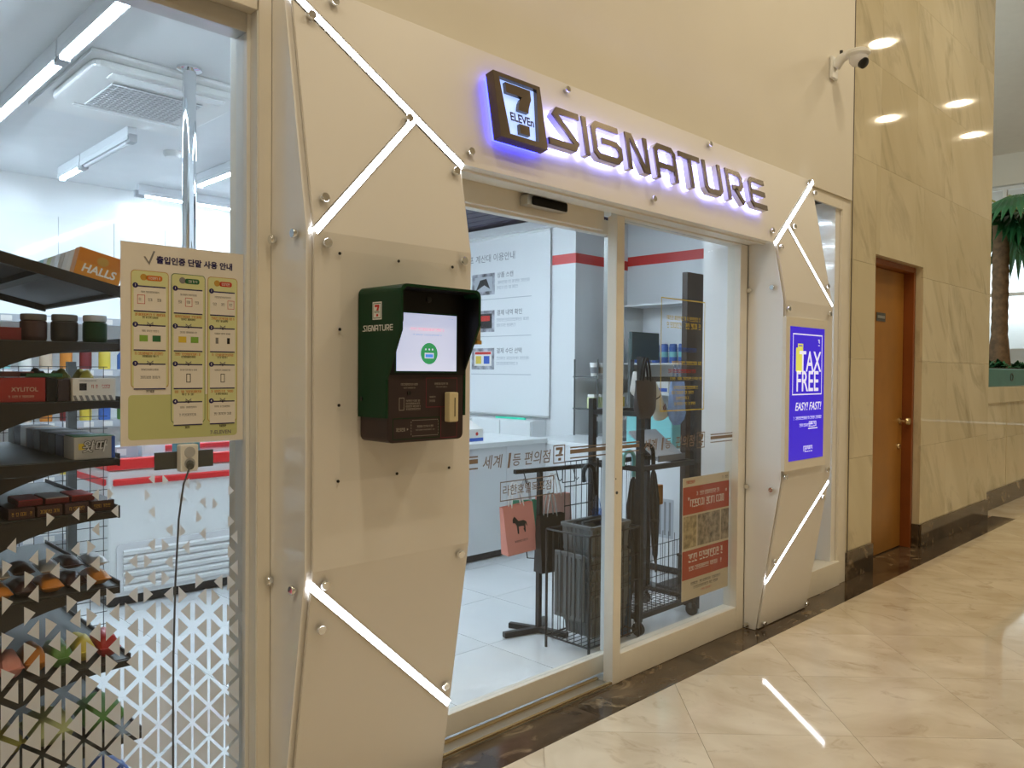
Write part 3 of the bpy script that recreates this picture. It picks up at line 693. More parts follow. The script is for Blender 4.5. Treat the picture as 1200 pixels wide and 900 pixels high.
for ch, lx, lw in LX:
    pl = [[(lx+(px*lw if ch != 'I' else px*0.16), S0+py*SH) for px, py in st] for st in GLY[ch]]
    f_ = MB()
    for st in pl: stroke(f_, st, SW, FS, 0.048, 0.055)
    L_ = f_.build('letter', 'dark_bronze', LS)
    s_ = MB()
    for st in pl: stroke(s_, st, SW-0.001, FS, 0.022, 0.0478)
    s_.build('letter_body', 'letter_side', L_)
    h_ = MB()
    for st in pl: stroke(h_, st, SW-0.006, FS, 0.012, 0.0215)
    h_.build('back_glow', 'halo_white', L_)
LG = thing('logo_sign', 'square 7 ELEVEN logo box with blue glow beside the lettering', 'sign', (2.01, 1.99, 2.2))
l0, l1, s0, s1 = 1.893, 2.130, 0.417, 0.660
mb = MB()
inn = [(l0+0.026, s1-0.016), (l1-0.020, s1-0.016), (l1-0.044, s0+0.020), (l0+0.048, s0+0.020)]
outr = [(l0, s1), (l1, s1), (l1, s0), (l0, s0)]
for i in range(4):
    j = (i+1) % 4; mb.prism([outr[i], outr[j], inn[j], inn[i]], FS, 0.020, 0.058)
mb.build('frame', 'dark_bronze', LG)
MB().prism(inn, FS, 0.024, 0.042).build('light_panel', 'logo_lightbox', LG)
MB().prism([(l0+0.006, s0+0.006), (l1-0.006, s0+0.006), (l1-0.006, s1-0.006), (l0+0.006, s1-0.006)], FS, 0.006, 0.0195).build('back_glow', 'halo_blue', LG)
def seven(mb, fr, x0, y0, w_, h_, t0, t1, mi=0, part=0):
    def q(p): return [(x0+a*w_, y0+b*h_) for a, b in p]
    if part != 2:
        head = [(0.0, 1.0), (1.0, 1.0), (1.0, 0.80), (0.93, 0.71), (0.86, 0.60), (0.83, 0.53), (0.82, 0.49), (0.40, 0.49), (0.43, 0.57), (0.47, 0.65), (0.55, 0.74), (0.63, 0.79), (0.0, 0.79)]
        mb.prism(q(head), fr, t0, t1, mi)
    if part != 1: mb.prism(q([(0.38, 0.20), (0.78, 0.20), (0.76, 0.0), (0.36, 0.0)]), fr, t0, t1, mi)
mb = MB(); seven(mb, FS, l0+0.056, s0+0.034, 0.126, 0.180, 0.0422, 0.056, part=1); mb.build('numeral_head', 'dark_bronze', LG)
mb = MB(); seven(mb, FS, l0+0.056, s0+0.034, 0.126, 0.180, 0.0422, 0.056, part=2); mb.build('numeral_foot', 'dark_bronze', LG)
MB().text('ELEVEn', FS, 0.043, (l0+l1)/2+0.001, s0+0.087, mi=0, t=0.0568, bold=0.034, sx=0.92).build('lettering', 'logo_ink', LG)

# ------------------------------------------------------------------ TAX FREE screen on the second column
TX = thing('advertising_screen', 'slim portrait screen with blue TAX FREE advert on the faceted column', 'screen', (4.27, 1.94, 0.93))
q0 = onY(926, 382, 1.93); q1 = onY(966, 384, 1.93); q2 = onY(925, 541, 1.93)
x0, x1, z1, z0 = q0.x, q1.x, q0.z, q2.z
fr = face_hall(1.935)
MB().prism(rrect(x0-0.045, z0-0.05, x1+0.038, z1+0.05, 0.006), fr, -0.0148, 0.006).build('cover_plate', 'frame_beige', TX, bevel=0.001)
MB().box((x0, 1.9275, z0), (x1, 1.9289, z1)).build('display', 'tax_blue', TX)
mb = MB(); fr = face_hall(1.9272); W_ = x1-x0; H_ = z1-z0
border(mb, fr, x0+0.07*W_, z0+0.49*H_, x0+0.93*W_, z0+0.95*H_, 0.006)
mb.text('TAX', fr, 0.30*W_*1.25, x0+0.575*W_, z0+0.735*H_, bold=0.012, sx=0.86, t=0.0002)
mb.text('FREE', fr, 0.30*W_*1.25, x0+0.50*W_, z0+0.585*H_, bold=0.012, sx=0.86)
mb.text('EASY! FAST!', fr, 0.145*W_, x0+0.53*W_, z0+0.40*H_, bold=0.015, shear=0.25)
mb.scribble(fr, x0+0.10*W_, z0+0.305*H_, x0+0.93*W_, 0.016); mb.scribble(fr, x0+0.28*W_, z0+0.25*H_, x0+0.6*W_, 0.016)
mb.scribble(fr, x0+0.56*W_, z0+0.245*H_, x0+0.78*W_, 0.030); mb.rect(fr, x0+0.54*W_, z0+0.228*H_, x0+0.82*W_, z0+0.236*H_)
mb.scribble(fr, x0+0.35*W_, z0+0.055*H_, x0+0.68*W_, 0.034); mb.scribble(fr, x0+0.80*W_, z0+0.865*H_, x0+0.88*W_, 0.036)
mb.build('print', 'tax_white', TX)
mb = MB(); mb.flat(rrect(x0+0.16*W_, z0+0.665*H_, x0+0.36*W_, z0+0.845*H_, 0.008), fr)
border(mb, fr, x0+0.21*W_, z0+0.845*H_, x0+0.36*W_, z0+0.875*H_, 0.008); mb.build('bag_emblem', 'tax_yellow', TX)

# ------------------------------------------------------------------ self-service kiosk
PL = thing('mounting_plate', 'clear acrylic plate with black screws behind the green kiosk', 'plate', (1.455, 1.94, 1.075))
MB().prism(rrect(1.243, 1.078, 1.668, 1.737, 0.004), face_hall(1.9495), 0, 0.004).build('sheet', 'clear_acrylic', PL)
for q in [(398, 297), (467, 306), (530, 313), (398, 386), (397, 475), (396, 564), (465, 555), (526, 548)]:
    p = onY(q[0], q[1], 1.945); MB().lathe([(0.0045, 0), (0.0045, 0.0025), (0, 0.003)], (p.x, 1.9452, p.z), 10, (0, -1, 0)).build('screw', 'kick_black', PL)
K = thing('entry_kiosk', 'dark green wall kiosk with hooded glowing screen and card reader', 'kiosk', (1.45, 1.88, 1.19))
kx0, kx1, kz0, kz1, kb, kf, kh = 1.300, 1.595, 1.192, 1.636, 1.944, 1.808, 1.740
def yz_prism(prof, xa, xb):
    mb = MB(); n = len(prof); a = [(xa, y, z) for y, z in prof]; b = [(xb, y, z) for y, z in prof]
    return mb.add(a+b, [list(range(n)), list(range(2*n-1, n-1, -1))]+[[i, i+n, (i+1) % n+n, (i+1) % n] for i in range(n)])
# brown body
MB().prism(rrect(kx0+0.008, kz0, kx1-0.008, kz1-0.010, 0.018), face_hall(kb), 0, kb-kf).build('body', 'kiosk_brown', K, bevel=0.003)
# green sleeve: two cheeks and a crown with rounded corner
chk = [(kb, 1.263), (kb, kz1-0.02), (kh, kz1-0.02), (kh, 1.510), (kf-0.001, 1.372), (kf-0.001, 1.263)]
yz_prism(chk, kx0, kx0+0.0075).build('hood_cheek', 'kiosk_green', K)
yz_prism([(kb, 1.263), (kb, kz1-0.02), (kh, kz1-0.02), (kh, 1.532), (kf-0.001, 1.400), (kf-0.001, 1.263)], kx1-0.0075, kx1).build('hood_cheek', 'kiosk_green', K)
out = [(kx0, kz1-0.02)]+[(kx0+0.02-0.02*math.cos(R(a)), kz1-0.02+0.02*math.sin(R(a))) for a in (22, 45, 67, 90)]
out += [(kx1-0.02+0.02*math.sin(R(a)), kz1-0.02+0.02*math.cos(R(a))) for a in (0, 22, 45, 67, 90)]
inn_ = [(kx1-0.0075, kz1-0.02), (kx1-0.02, kz1-0.0078), (kx0+0.02, kz1-0.0078), (kx0+0.0075, kz1-0.02)]
MB().prism(out+inn_, face_hall(kb), 0, kb-kh).build('hood_crown', 'kiosk_green', K)
# black inner lining of hood
fk = face_hall(kf)
MB().prism([(kx0+0.008, 1.385), (kx1-0.008, 1.385), (kx1-0.008, kz1-0.022), (kx1-0.02, kz1-0.009), (kx0+0.02, kz1-0.009), (kx0+0.008, kz1-0.022)], fk, 0.0005, 0.006).build('screen_surround', 'kiosk_black', K)
lin = MB()
for xa, xb in ((kx0+0.0078, kx0+0.0098), (kx1-0.0098, kx1-0.0078)): lin.add(*[(lambda m: (m.v, m.f))(yz_prism([(kf-0.007, 1.40), (kf-0.007, kz1-0.024), (kh+0.001, kz1-0.024), (kh+0.001, 1.535)], xa, xb))][0])
lin.box((kx0+0.012, kh+0.001, kz1-0.0105), (kx1-0.012, kf-0.007, kz1-0.0082))
lin.build('hood_lining', 'kiosk_black', K)
MB().lathe([(0.009, 0), (0.009, 0.004), (0.005, 0.005), (0, 0.004)], (1.445, kf-0.006, 1.603), 14, (0, -1, 0)).build('camera_lens', 'kiosk_slot', K, True)
SCR = MB().box((1.331, kf-0.0085, 1.396), (1.551, kf-0.0062, 1.561)).build('display', 'screen_white', K)
fs_ = face_hall(kf-0.0087); mb = MB()
mb.scribble(fs_, 1.378, 1.512, 1.502, 0.0085, 0); mb.scribble(fs_, 1.386, 1.498, 1.493, 0.005, 1); mb.scribble(fs_, 1.517, 1.549, 1.540, 0.003, 1)
mb.flat(circle(1.447, 1.447, 0.031, 28), fs_, 0, 2); mb.rect(fs_, 1.430, 1.433, 1.464, 1.449, 0.0002, 3); mb.rect(fs_, 1.433, 1.436, 1.461, 1.445, 0.0004, 4)
for cx in (1.434, 1.447, 1.459): mb.flat(circle(cx, 1.459, 0.003, 8), fs_, 0.0002, 3)
mb.build('screen_print', ['screen_red', 'screen_grey', 'screen_green', 'screen_white', 'screen_blue'], SCR)
border_mb = MB(); border(border_mb, face_hall(kf-0.0063), 1.326, 1.391, 1.556, 1.566, 0.005); border_mb.build('screen_rim', 'kiosk_green', K)
fb = face_hall(kf); mb = MB()
border(mb, fb, 1.442, 1.290, 1.562, 1.377, 0.0022, 0, 0.0006); border(mb, fb, 1.498, 1.198, 1.562, 1.292, 0.0022, 0, 0.0006)
border(mb, fb, 1.324, 1.201, 1.494, 1.262, 0.0022, 2, 0.0006)
mb.scribble(fb, 1.352, 1.355, 1.412, 0.006, 1, 0.0006); mb.scribble(fb, 1.360, 1.346, 1.404, 0.0035, 1, 0.0006)
mb.scribble(fb, 1.474, 1.356, 1.526, 0.006, 1, 0.0006); mb.scribble(fb, 1.478, 1.348, 1.522, 0.0035, 1, 0.0006)
border(mb, fb, 1.346, 1.284, 1.364, 1.320, 0.0015, 1, 0.0006)
for k in range(4): mb.scribble(fb, 1.370, 1.284+0.008*k, 1.422, 0.0055, 1, 0.0006)
mb.scribble(fb, 1.455, 1.318, 1.478, 0.005, 1, 0.0006); mb.scribble(fb, 1.455, 1.306, 1.478, 0.006, 1, 0.0006)
mb.scribble(fb, 1.336, 1.224, 1.368, 0.010, 1, 0.0006); mb.flat([(1.374, 1.226), (1.380, 1.2295), (1.374, 1.233)], fb, 0.0006, 1)
for k in range(13):
    for z in (1.2085, 1.2535): mb.rect(fb, 1.393+0.0075*k, z, 1.398+0.0075*k, z+0.0015, 0.0006, 1)
for k in range(5):
    for x in (1.3885, 1.488): mb.rect(fb, x, 1.2125+0.0085*k, x+0.0015, 1.2175+0.0085*k, 0.0006, 1)
mb.scribble(fb, 1.410, 1.233, 1.470, 0.006, 1, 0.0006); mb.scribble(fb, 1.405, 1.224, 1.475, 0.0035, 1, 0.0006)
mb.build('panel_print', ['kiosk_line', 'kiosk_print', 'kiosk_green'], K)
MB().lathe([(0.006, 0.0005), (0.006, 0.003), (0, 0.002)], (1.380, kf-0.0005, 1.3335), 12, (0, -1, 0)).build('scanner_eye', 'kiosk_slot', K)
cr_ = MB().prism(rrect(1.512, 1.246, 1.546, 1.334, 0.004), fb, 0.0007, 0.026).build('card_reader', 'cream_plastic', K, bevel=0.003)
MB().box((1.530, kf-0.0268, 1.262), (1.533, kf-0.0262, 1.318)).build('card_slot', 'kick_black', cr_)
fl = face_left(kx0); mb = MB()
ly = -1.850
mb.rect(fl, ly-0.022, 1.540, ly+0.022, 1.590, 0.0006, 0); mb.rect(fl, ly-0.0185, 1.5435, ly+0.0185, 1.5865, 0.0009, 1); mb.rect(fl, ly-0.0165, 1.5455, ly+0.0165, 1.5845, 0.0011, 0)
seven(mb, fl, ly-0.011, 1.549, 0.022, 0.033, 0.0011, 0.0014, 2); mb.text('ELEVEn', fl, 0.0080, ly, 1.5615, mi=1, t=0.0016, bold=0.02)
mb.build('side_logo', ['ink_white', 'ink_green', 'ink_red'], K)
mb = MB(); wx = -1.918; sh = 0.017
for ch, wd in (('S', .014), ('I', .004), ('G', .014), ('N', .014), ('A', .014), ('T', .014), ('U', .014), ('R', .014), ('E', .014)):
    for st in GLY[ch]: stroke(mb, [(wx+px*(wd if ch != 'I' else .01), 1.508+py*sh) for px, py in st], 0.0026, fl, 0.0004, 0.0009)
    wx += wd+0.0033
mb.build('side_lettering', 'ink_white', K)
MB().lathe([(0.006, 0), (0.006, 0.003), (0, 0.003)], (kx0, 1.925, 1.315), 12, (-1, 0, 0)).build('key_lock', 'kick_black', K)
# terminal behind kiosk shoulder (small bracket with amber end, seen past the hood)
SB = thing('card_scanner', 'small teal and amber scanner arm at the right side of the kiosk', 'scanner', (1.61, 1.80, 1.49))
MB().box((1.5955, 1.775, 1.480), (1.6015, 1.830, 1.560)).build('arm', 'teal_paint', SB)
MB().box((1.602, 1.765, 1.490), (1.618, 1.800, 1.556)).build('reader_head', 'photo_tan', SB, bevel=0.002)
MB().box((1.602, 1.763, 1.478), (1.620, 1.798, 1.4895)).build('amber_tip', 'ink_ochre', SB)

# ------------------------------------------------------------------ security camera
cp = onY(975, 78, YW)
CC = thing('security_camera', 'white dome security camera on a wall bracket above the narrow window', 'camera', (cp.x, YW-0.01, cp.z))
MB().box((cp.x-0.045, YW-0.022, cp.z-0.085), (cp.x+0.045, YW-0.001, cp.z+0.055)).build('wall_plate', 'white_plastic', CC, bevel=0.008)
MB().tube([(cp.x, YW-0.02, cp.z-0.01), (cp.x, YW-0.06, cp.z+0.035), (cp.x, YW-0.11, cp.z+0.052), (cp.x, YW-0.155, cp.z+0.052)], [0.032, 0.030, 0.026, 0.026], 12).build('arm', 'white_plastic', CC, True)
MB().lathe([(0.0, 0.034), (0.045, 0.032), (0.068, 0.018), (0.070, 0.0), (0.060, -0.012)], (cp.x, YW-0.165, cp.z+0.030), 24).build('cap', 'white_plastic', CC, True)
bl = MB().lathe([(0.054, 0.018), (0.056, 0.0), (0.052, -0.025), (0.040, -0.042), (0.0, -0.055)], (cp.x, YW-0.165, cp.z+0.010), 24).build('ball', 'letter_side', CC, True)
dv = Vector((-0.15, -0.8, -0.55)).normalized(); c0 = Vector((cp.x, YW-0.165, cp.z-0.008))
MB().lathe([(0.034, 0.030), (0.034, 0.050), (0.028, 0.056), (0.0, 0.058)], c0, 20, dv).build('lens', 'kiosk_slot', CC, True)
MB().lathe([(0.010, 0), (0.010, 0.02), (0, 0.022)], (cp.x-0.005, YW-0.06, cp.z+0.062), 10).build('cable_gland', 'kick_black', CC)

# ------------------------------------------------------------------ poster on the left window
PO = thing('instruction_poster', 'beige and olive instruction poster taped to the left shop window', 'poster', (0.905, 2.20, 1.19))
x0, x1, z0, z1 = 0.735, 1.075, 1.190, 1.733; fp = face_hall(2.2058)
MB().prism([(x0, z0), (x1, z0), (x1, z1), (x0, z1)], fp, 0, 0.0022).build('board', 'paper_white', PO)
fp = face_hall(2.2032); mb = MB(); MI = ['paper_green', 'paper_green_light', 'paper_white', 'ink_navy', 'ink_ochre', 'ink_green', 'ink_orange', 'ink_black', 'ink_grey', 'ink_red', 'ink_leaf', 'ink_yellow']
W_, H_ = x1-x0, z1-z0
def X_(u): return x0+u*W_
def Z_(v): return z1-v*H_
mb.flat(rrect(X_(0.055), Z_(0.972), X_(0.945), Z_(0.75), 0.010), fp, 0, 0)
mb.text('출입인증 단말 사용 안내', fp, 0.0215, X_(0.585), Z_(0.078), mi=3, t=0.0004, bold=0.035)
mb.flat([(X_(.17), Z_(.065)), (X_(.185), Z_(.065)), (X_(.21), Z_(.09)), (X_(.245), Z_(.035)), (X_(.26), Z_(.035)), (X_(.215), Z_(.105))], fp, 0.0004, 8)
colsp = [(0.075, 0.365, 0.135, 0.715, 4, 6, 3), (0.385, 0.665, 0.135, 0.895, 5, 5, 4), (0.685, 0.945, 0.135, 0.895, 4, 9, 4)]
for (u0, u1, v0, v1, bc, hc, ns) in colsp:
    mb.flat(rrect(X_(u0), Z_(v1), X_(u1), Z_(v0), 0.010), fp, 0.0004, bc)
    mb.flat(rrect(X_(u0)+0.0016, Z_(v1)+0.0016, X_(u1)-0.0016, Z_(v0)-0.0016, 0.009), fp, 0.0007, 1)
    um = (u0+u1)/2; mb.flat(rrect(X_(um-0.03), Z_(v0+0.048), X_(u1-0.05), Z_(v0+0.022), 0.006), fp, 0.001, hc)
    mb.scribble(fp, X_(um-0.01), Z_(v0+0.042), X_(u1-0.07), 0.007, 2, 0.0013); mb.flat(circle(X_(um-0.05), Z_(v0+0.033), 0.009, 10), fp, 0.001, 4 if bc == 4 else 8)
    for k in range(ns):
        vt = v0+0.075+k*0.192 if ns == 4 else v0+0.075+k*0.192
        vb = vt+(0.125 if k < 3 else 0.12)
        mb.rect(fp, X_(u0+0.02), Z_(vb), X_(u1-0.02), Z_(vt), 0.001, 2)
        mb.rect(fp, X_(u0+0.05), Z_(vt+0.006), X_(u1-0.025), Z_(vt), 0.0013, 3); mb.rect(fp, X_(u0+0.02), Z_(vb+0.004), X_(u1-0.025), Z_(vb-0.002), 0.0013, 3)
        mb.flat(circle(X_(u0+0.032), Z_(vt), 0.0072, 16), fp, 0.0013, 3); mb.text(str(k+1), fp, 0.009, X_(u0+0.032), Z_(vt), mi=2, t=0.0016, bold=0.02)
        mb.scribble(fp, X_(um-0.07), Z_(vt+0.035), X_(um+0.07), 0.005, 8, 0.0013)
        if k == 0:
            for q in range(3): mb.scribble(fp, X_(um-0.085+q*0.07), Z_(vt+0.075), X_(um-0.055+q*0.07), 0.008, 8, 0.0013)
            q = {0.075: 0, 0.385: 1, 0.685: 2}[u0]; border(mb, fp, X_(um-0.098+q*0.07), Z_(vt+0.09), X_(um-0.04+q*0.07), Z_(vt+0.045), 0.0012, 9, 0.0013)
        elif k == 1:
            a, b = ((10, 5) if u0 < 0.3 else (11, 10)) if u0 < 0.6 else (8, 7)
            sz = 0.032 if u0 < 0.6 else 0.012
            mb.rect(fp, X_(um-0.05-sz), Z_(vt+0.083), X_(um-0.05+sz), Z_(vt+0.052), 0.0013, a); mb.rect(fp, X_(um+0.05-sz), Z_(vt+0.083), X_(um+0.05+sz), Z_(vt+0.052), 0.0013, b)
        elif k == 2 and u0 > 0.3:
            border(mb, fp, X_(um-0.018), Z_(vt+0.095), X_(um+0.018), Z_(vt+0.05), 0.0018, 7, 0.0013)
        else: mb.scribble(fp, X_(um-0.075), Z_(vt+0.075), X_(um+0.075), 0.007, 8, 0.0013)
        if k < ns-1:
            mb.scribble(fp, X_(u0+0.03), Z_(vb+0.024), X_(u1-0.03), 0.007, 6, 0.0013); mb.scribble(fp, X_(um-0.06), Z_(vb+0.036), X_(u1-0.08), 0.0055, 7, 0.0013)
            zc = Z_(vb+0.052)
            for dz in (0, 0.005): mb.flat([(X_(um)-0.008, zc-dz), (X_(um), zc-0.006-dz), (X_(um)+0.008, zc-dz), (X_(um)+0.008, zc-0.003-dz), (X_(um), zc-0.009-dz), (X_(um)-0.008, zc-0.003-dz)], fp, 0.0013, 8)
        else: mb.scribble(fp, X_(um-0.03), Z_(vb+0.020), X_(um+0.03), 0.007, 7, 0.0013)
mb.text('7-ELEVEN', fp, 0.015, X_(0.80), Z_(0.953), mi=8, t=0.0006, bold=0.02)
mb.build('print', MI, PO)

# socket box with plug and cable on the glass
SO = thing('power_socket', 'white socket on a dark plate with a plugged-in cable under the poster', 'socket', (0.90, 2.23, 1.12))
MB().box((0.822, 2.2015, 1.120), (0.985, 2.2074, 1.168)).build('back_plate', 'grey_metal', SO, bevel=0.001)
MB().box((0.880, 2.172, 1.113), (0.930, 2.2013, 1.188)).build('socket_body', 'white_plastic', SO, bevel=0.004)
for z in (1.136, 1.167): MB().lathe([(0.015, 0), (0.015, 0.0015), (0.0, 0.0012)], (0.905, 2.1718, z), 16, (0, -1, 0)).build('outlet', 'ink_lightgrey', SO)
MB().cyl((0.905, 2.1702, 1.136), (0.898, 2.152, 1.130), 0.010, 12).build('plug', 'grey_metal', SO, True)
MB().tube([(0.899, 2.155, 1.131), (0.890, 2.150, 1.112), (0.885, 2.165, 1.08), (0.882, 2.19, 0.98), (0.877, 2.200, 0.80), (0.873, 2.202, 0.60), (0.872, 2.202, 0.45), (0.873, 2.202, 0.12)], 0.0028, 6).build('cable', 'grey_metal', SO)

# ------------------------------------------------------------------ decals on the door panes
fd = face_hall(2.2745)
D = thing('glass_lettering', 'bronze Korean lettering and 7 logo stuck on the sliding glass door', 'lettering', (2.45, 2.274, 0.87))
mb = MB()
for tt, xx, ss, bb in (('세계', 2.152, 0.060, 0.008), ('1', 2.243, 0.082, 0.03), ('등', 2.287, 0.056, 0.008), ('편의점', 2.412, 0.060, 0.008)): mb.text(tt, fd, ss, xx, 1.032, bold=bb, shear=0.15)
for z, hgt in ((1.060, 0.006), (1.036, 0.018), (1.014, 0.006)):
    mb.rect(fd, 1.98, z, 2.075, z+hgt); mb.rect(fd, 2.622, z, 2.876, z+hgt)
border(mb, fd, 2.512, 1.000, 2.588, 1.080, 0.005)
seven(mb, fd, 2.528, 1.012, 0.044, 0.058, 0, 0.0003); mb.rect(fd, 2.526, 1.032, 2.574, 1.040, 0.0004)
mb.build('slogan', 'bronze_print', D)
mb = MB(); border(mb, fd, 2.196, 0.872, 2.518, 0.952, 0.0045); mb.text('라한호텔목포점', fd, 0.046, 2.357, 0.911, bold=0.008); mb.build('branch_name', 'bronze_print', D)
fd = face_hall(2.1945)
D = thing('glass_lettering', 'bronze Korean lettering and stripes stuck on the fixed glass pane', 'lettering', (3.35, 2.194, 1.02))
mb = MB()
for z, hgt in ((1.070, 0.006), (1.048, 0.016), (1.030, 0.005)):
    mb.rect(fd, 2.846, z, 3.02, z+hgt); mb.rect(fd, 3.645, z, 3.868, z+hgt)
for tt, xx, ss, bb in (('세계', 3.11, 0.060, 0.008), ('1', 3.205, 0.082, 0.03), ('등', 3.255, 0.058, 0.008), ('편의점', 3.405, 0.064, 0.008)): mb.text(tt, fd, ss, xx, 1.048, bold=bb, shear=0.15)
border(mb, fd, 3.515, 1.010, 3.590, 1.092, 0.005); seven(mb, fd, 3.531, 1.022, 0.044, 0.060, 0, 0.0003); mb.rect(fd, 3.529, 1.037, 3.577, 1.046, 0.0004)
mb.build('slogan', 'bronze_print', D)
D = thing('glass_notice', 'thin yellow framed notice printed on the fixed glass pane', 'notice', (3.38, 2.194, 1.2))
mb = MB(); border(mb, fd, 3.185, 1.207, 3.577, 1.760, 0.005)
for z, a, b, h in ((1.655, 3.235, 3.53, 0.020), (1.615, 3.225, 3.54, 0.028), (1.435, 3.28, 3.55, 0.018), (1.315, 3.30, 3.52, 0.015), (1.29, 3.28, 3.48, 0.015), (1.262, 3.32, 3.45, 0.015), (1.36, 3.26, 3.55, 0.014), (1.235, 3.30, 3.50, 0.014)): mb.scribble(fd, a, z, b, h)
mb.build('frame_print', 'ink_yellow', D)
mb = MB(); mb.scribble(fd, 3.245, 1.50, 3.50, 0.020); mb.build('blue_line', 'ink_blue', D)
mb = MB(); mb.scribble(fd, 3.250, 1.395, 3.50, 0.018); mb.build('red_line', 'ink_red', D)

RP = thing('campaign_poster', 'red and beige poster with photographs taped inside the fixed glass pane', 'poster', (3.63, 2.21, 0.235))
fr = face_hall(2.2075); xa, xb, za, zb = 3.412, 3.862, 0.236, 0.862
MB().prism([(xa, za), (xb, za), (xb, zb), (xa, zb)], fr, -0.0020, 0).build('sheet', 'poster_beige', RP)
mb = MB(); Hh = zb-za; Ww = xb-xa; M_ = ['poster_red', 'ink_white', 'photo_tan', 'photo_grey', 'ink_black', 'ink_red']
mb.rect(fr, xa, zb-0.30*Hh, xb, zb-0.075*Hh, 0.0004, 0); mb.rect(fr, xa, za+0.17*Hh, xb, za+0.405*Hh, 0.0004, 0)
for a, b, m_ in ((0.02, 0.29, 2), (0.31, 0.80, 3), (0.82, 1.0, 3)): mb.rect(fr, xa+a*Ww, za+0.425*Hh, xa+b*Ww, zb-0.315*Hh, 0.0004, m_)
mb.scribble(fr, xa+0.28*Ww, zb-0.155*Hh, xa+0.78*Ww, 0.020, 1, 0.0008); mb.text('"', fr, 0.06, xa+0.12*Ww, zb-0.20*Hh, mi=1, t=0.0008); mb.text('"', fr, 0.06, xa+0.93*Ww, zb-0.18*Hh, mi=1, t=0.0008)
mb.scribble(fr, xa+0.15*Ww, zb-0.245*Hh, xa+0.88*Ww, 0.040, 1, 0.0008); mb.scribble(fr, xa+0.12*Ww, za+0.305*Hh, xa+0.86*Ww, 0.042, 1, 0.0008); mb.scribble(fr, xa+0.14*Ww, za+0.235*Hh, xa+0.84*Ww, 0.022, 1, 0.0008)
mb.scribble(fr, xa+0.18*Ww, za+0.115*Hh, xa+0.82*Ww, 0.014, 4, 0.0008); mb.scribble(fr, xa+0.24*Ww, za+0.08*Hh, xa+0.76*Ww, 0.014, 4, 0.0008); mb.scribble(fr, xa+0.4*Ww, za+0.045*Hh, xa+0.62*Ww, 0.010, 5, 0.0008)
mb.scribble(fr, xa+0.05*Ww, zb-0.05*Hh, xa+0.25*Ww, 0.016, 5, 0.0008); mb.scribble(fr, xa+0.84*Ww, zb-0.05*Hh, xa+0.97*Ww, 0.014, 4, 0.0008)
mb.build('print', M_, RP)
for x, z in ((xa+0.006, zb-0.003), (xb-0.006, za+0.004), (xb-0.006, zb-0.003), (xa+0.006, za+0.004)): MB().prism([(x-0.012, z-0.010), (x+0.012, z-0.010), (x+0.012, z+0.010), (x-0.012, z+0.010)], fr, 0.0009, 0.0012).build('tape', 'clear_acrylic', RP)
# ================================================================== STORE INTERIOR, SEEN THROUGH THE LEFT WINDOW
def tube_light(name, label, p, q, r=0.014, lit=True, group=None, m='tube_light'):
    """batten with a tube below it, running p -> q on the ceiling (z of tube axis)"""
    p, q = Vector(p), Vector(q); t = thing(name, label, 'light', (p+q)/2, group)
    d = (q-p).normalized(); z = Vector((0, 0, 1))
    MB().bar(p+z*0.045, q+z*0.045, 0.05, 0.05).build('batten', 'tube_off', t, bevel=0.003); rf = MB().bar(p+z*0.0175, q+z*0.0175, 0.050, 0.003); sd = d.cross(z)*0.0245; rf.bar(p+sd+z*0.006, q+sd+z*0.006, 0.003, 0.026); rf.bar(p-sd+z*0.006, q-sd+z*0.006, 0.003, 0.026); rf.build('added_shield', 'tube_off', t)  # skirted shield added to keep the tube's light off the ceiling
    MB().cyl(p+d*0.03-z*0.004, q-d*0.03-z*0.004, r, 12).build('tube', m if lit else 'tube_off', t, True)
    for e, s_ in ((p, 1), (q, -1)): MB().box(*[tuple(min(a, b) for a, b in zip(e+Vector((-0.02, -0.02, -0.022)), e+d*0.028*s_+Vector((0.02, 0.02, 0.022)))), tuple(max(a, b) for a, b in zip(e+Vector((-0.02, -0.02, -0.022)), e+d*0.028*s_+Vector((0.02, 0.02, 0.022))))]).build('end_cap', 'ink_lightgrey', t)
    return t
ZT = SC_-0.070
GT = 'white ceiling tube lights in the store'
for i, y in enumerate((2.45, 3.69, 4.93)): tube_light('tube_light', 'lit ceiling tube in the row above the snack shelf', (1.0, y, ZT), (1.0, y+1.22, ZT), group=GT)
tube_light('tube_light', 'ceiling tube lit only at its far end, beside the air conditioner', (1.63, 5.57, ZT), (1.63, 6.03, ZT))
tube_light('tube_light', 'unlit ceiling tube beside the air conditioner', (1.63, 4.70, ZT), (1.63, 5.55, ZT), lit=False)
for i, y in enumerate((2.45, 3.62, 4.80)): tube_light('tube_light', 'lit ceiling tube in the row beyond the chrome pole', (2.37, y, ZT), (2.37, y+(1.16 if i < 2 else 0.74), ZT), group=GT)
for i, x in enumerate((2.17, 2.56)): tube_light('tube_light', 'lit tube along the top of the back wall', (x, 6.15, ZT), (x+(0.37 if i == 0 else 0.9), 6.15, ZT), group=GT)
for i, y in enumerate((2.60, 3.85, 5.10)): tube_light('tube_light', 'lit ceiling tube in the row before the checkout counter', (3.62, y, ZT), (3.62, y+1.22, ZT), group=GT)

PO2 = thing('chrome_pole', 'shiny chrome pole running down from the store ceiling', 'pole', (1.495, 3.60, 1.2))
MB().cyl((1.495, 3.60, 1.2), (1.495, 3.60, SC_-0.002), 0.030, 24).build('tube', 'chrome', PO2, True)
MB().lathe([(0.055, 0), (0.055, -0.012), (0.034, -0.02), (0.031, -0.02)], (1.495, 3.60, SC_-0.001), 24).build('ceiling_flange', 'chrome', PO2, True)
MB().lathe([(0.033, 0), (0.033, 0.02), (0.031, 0.022)], (1.495, 3.60, 1.195), 24).build('end_cap', 'grey_metal', PO2, True)

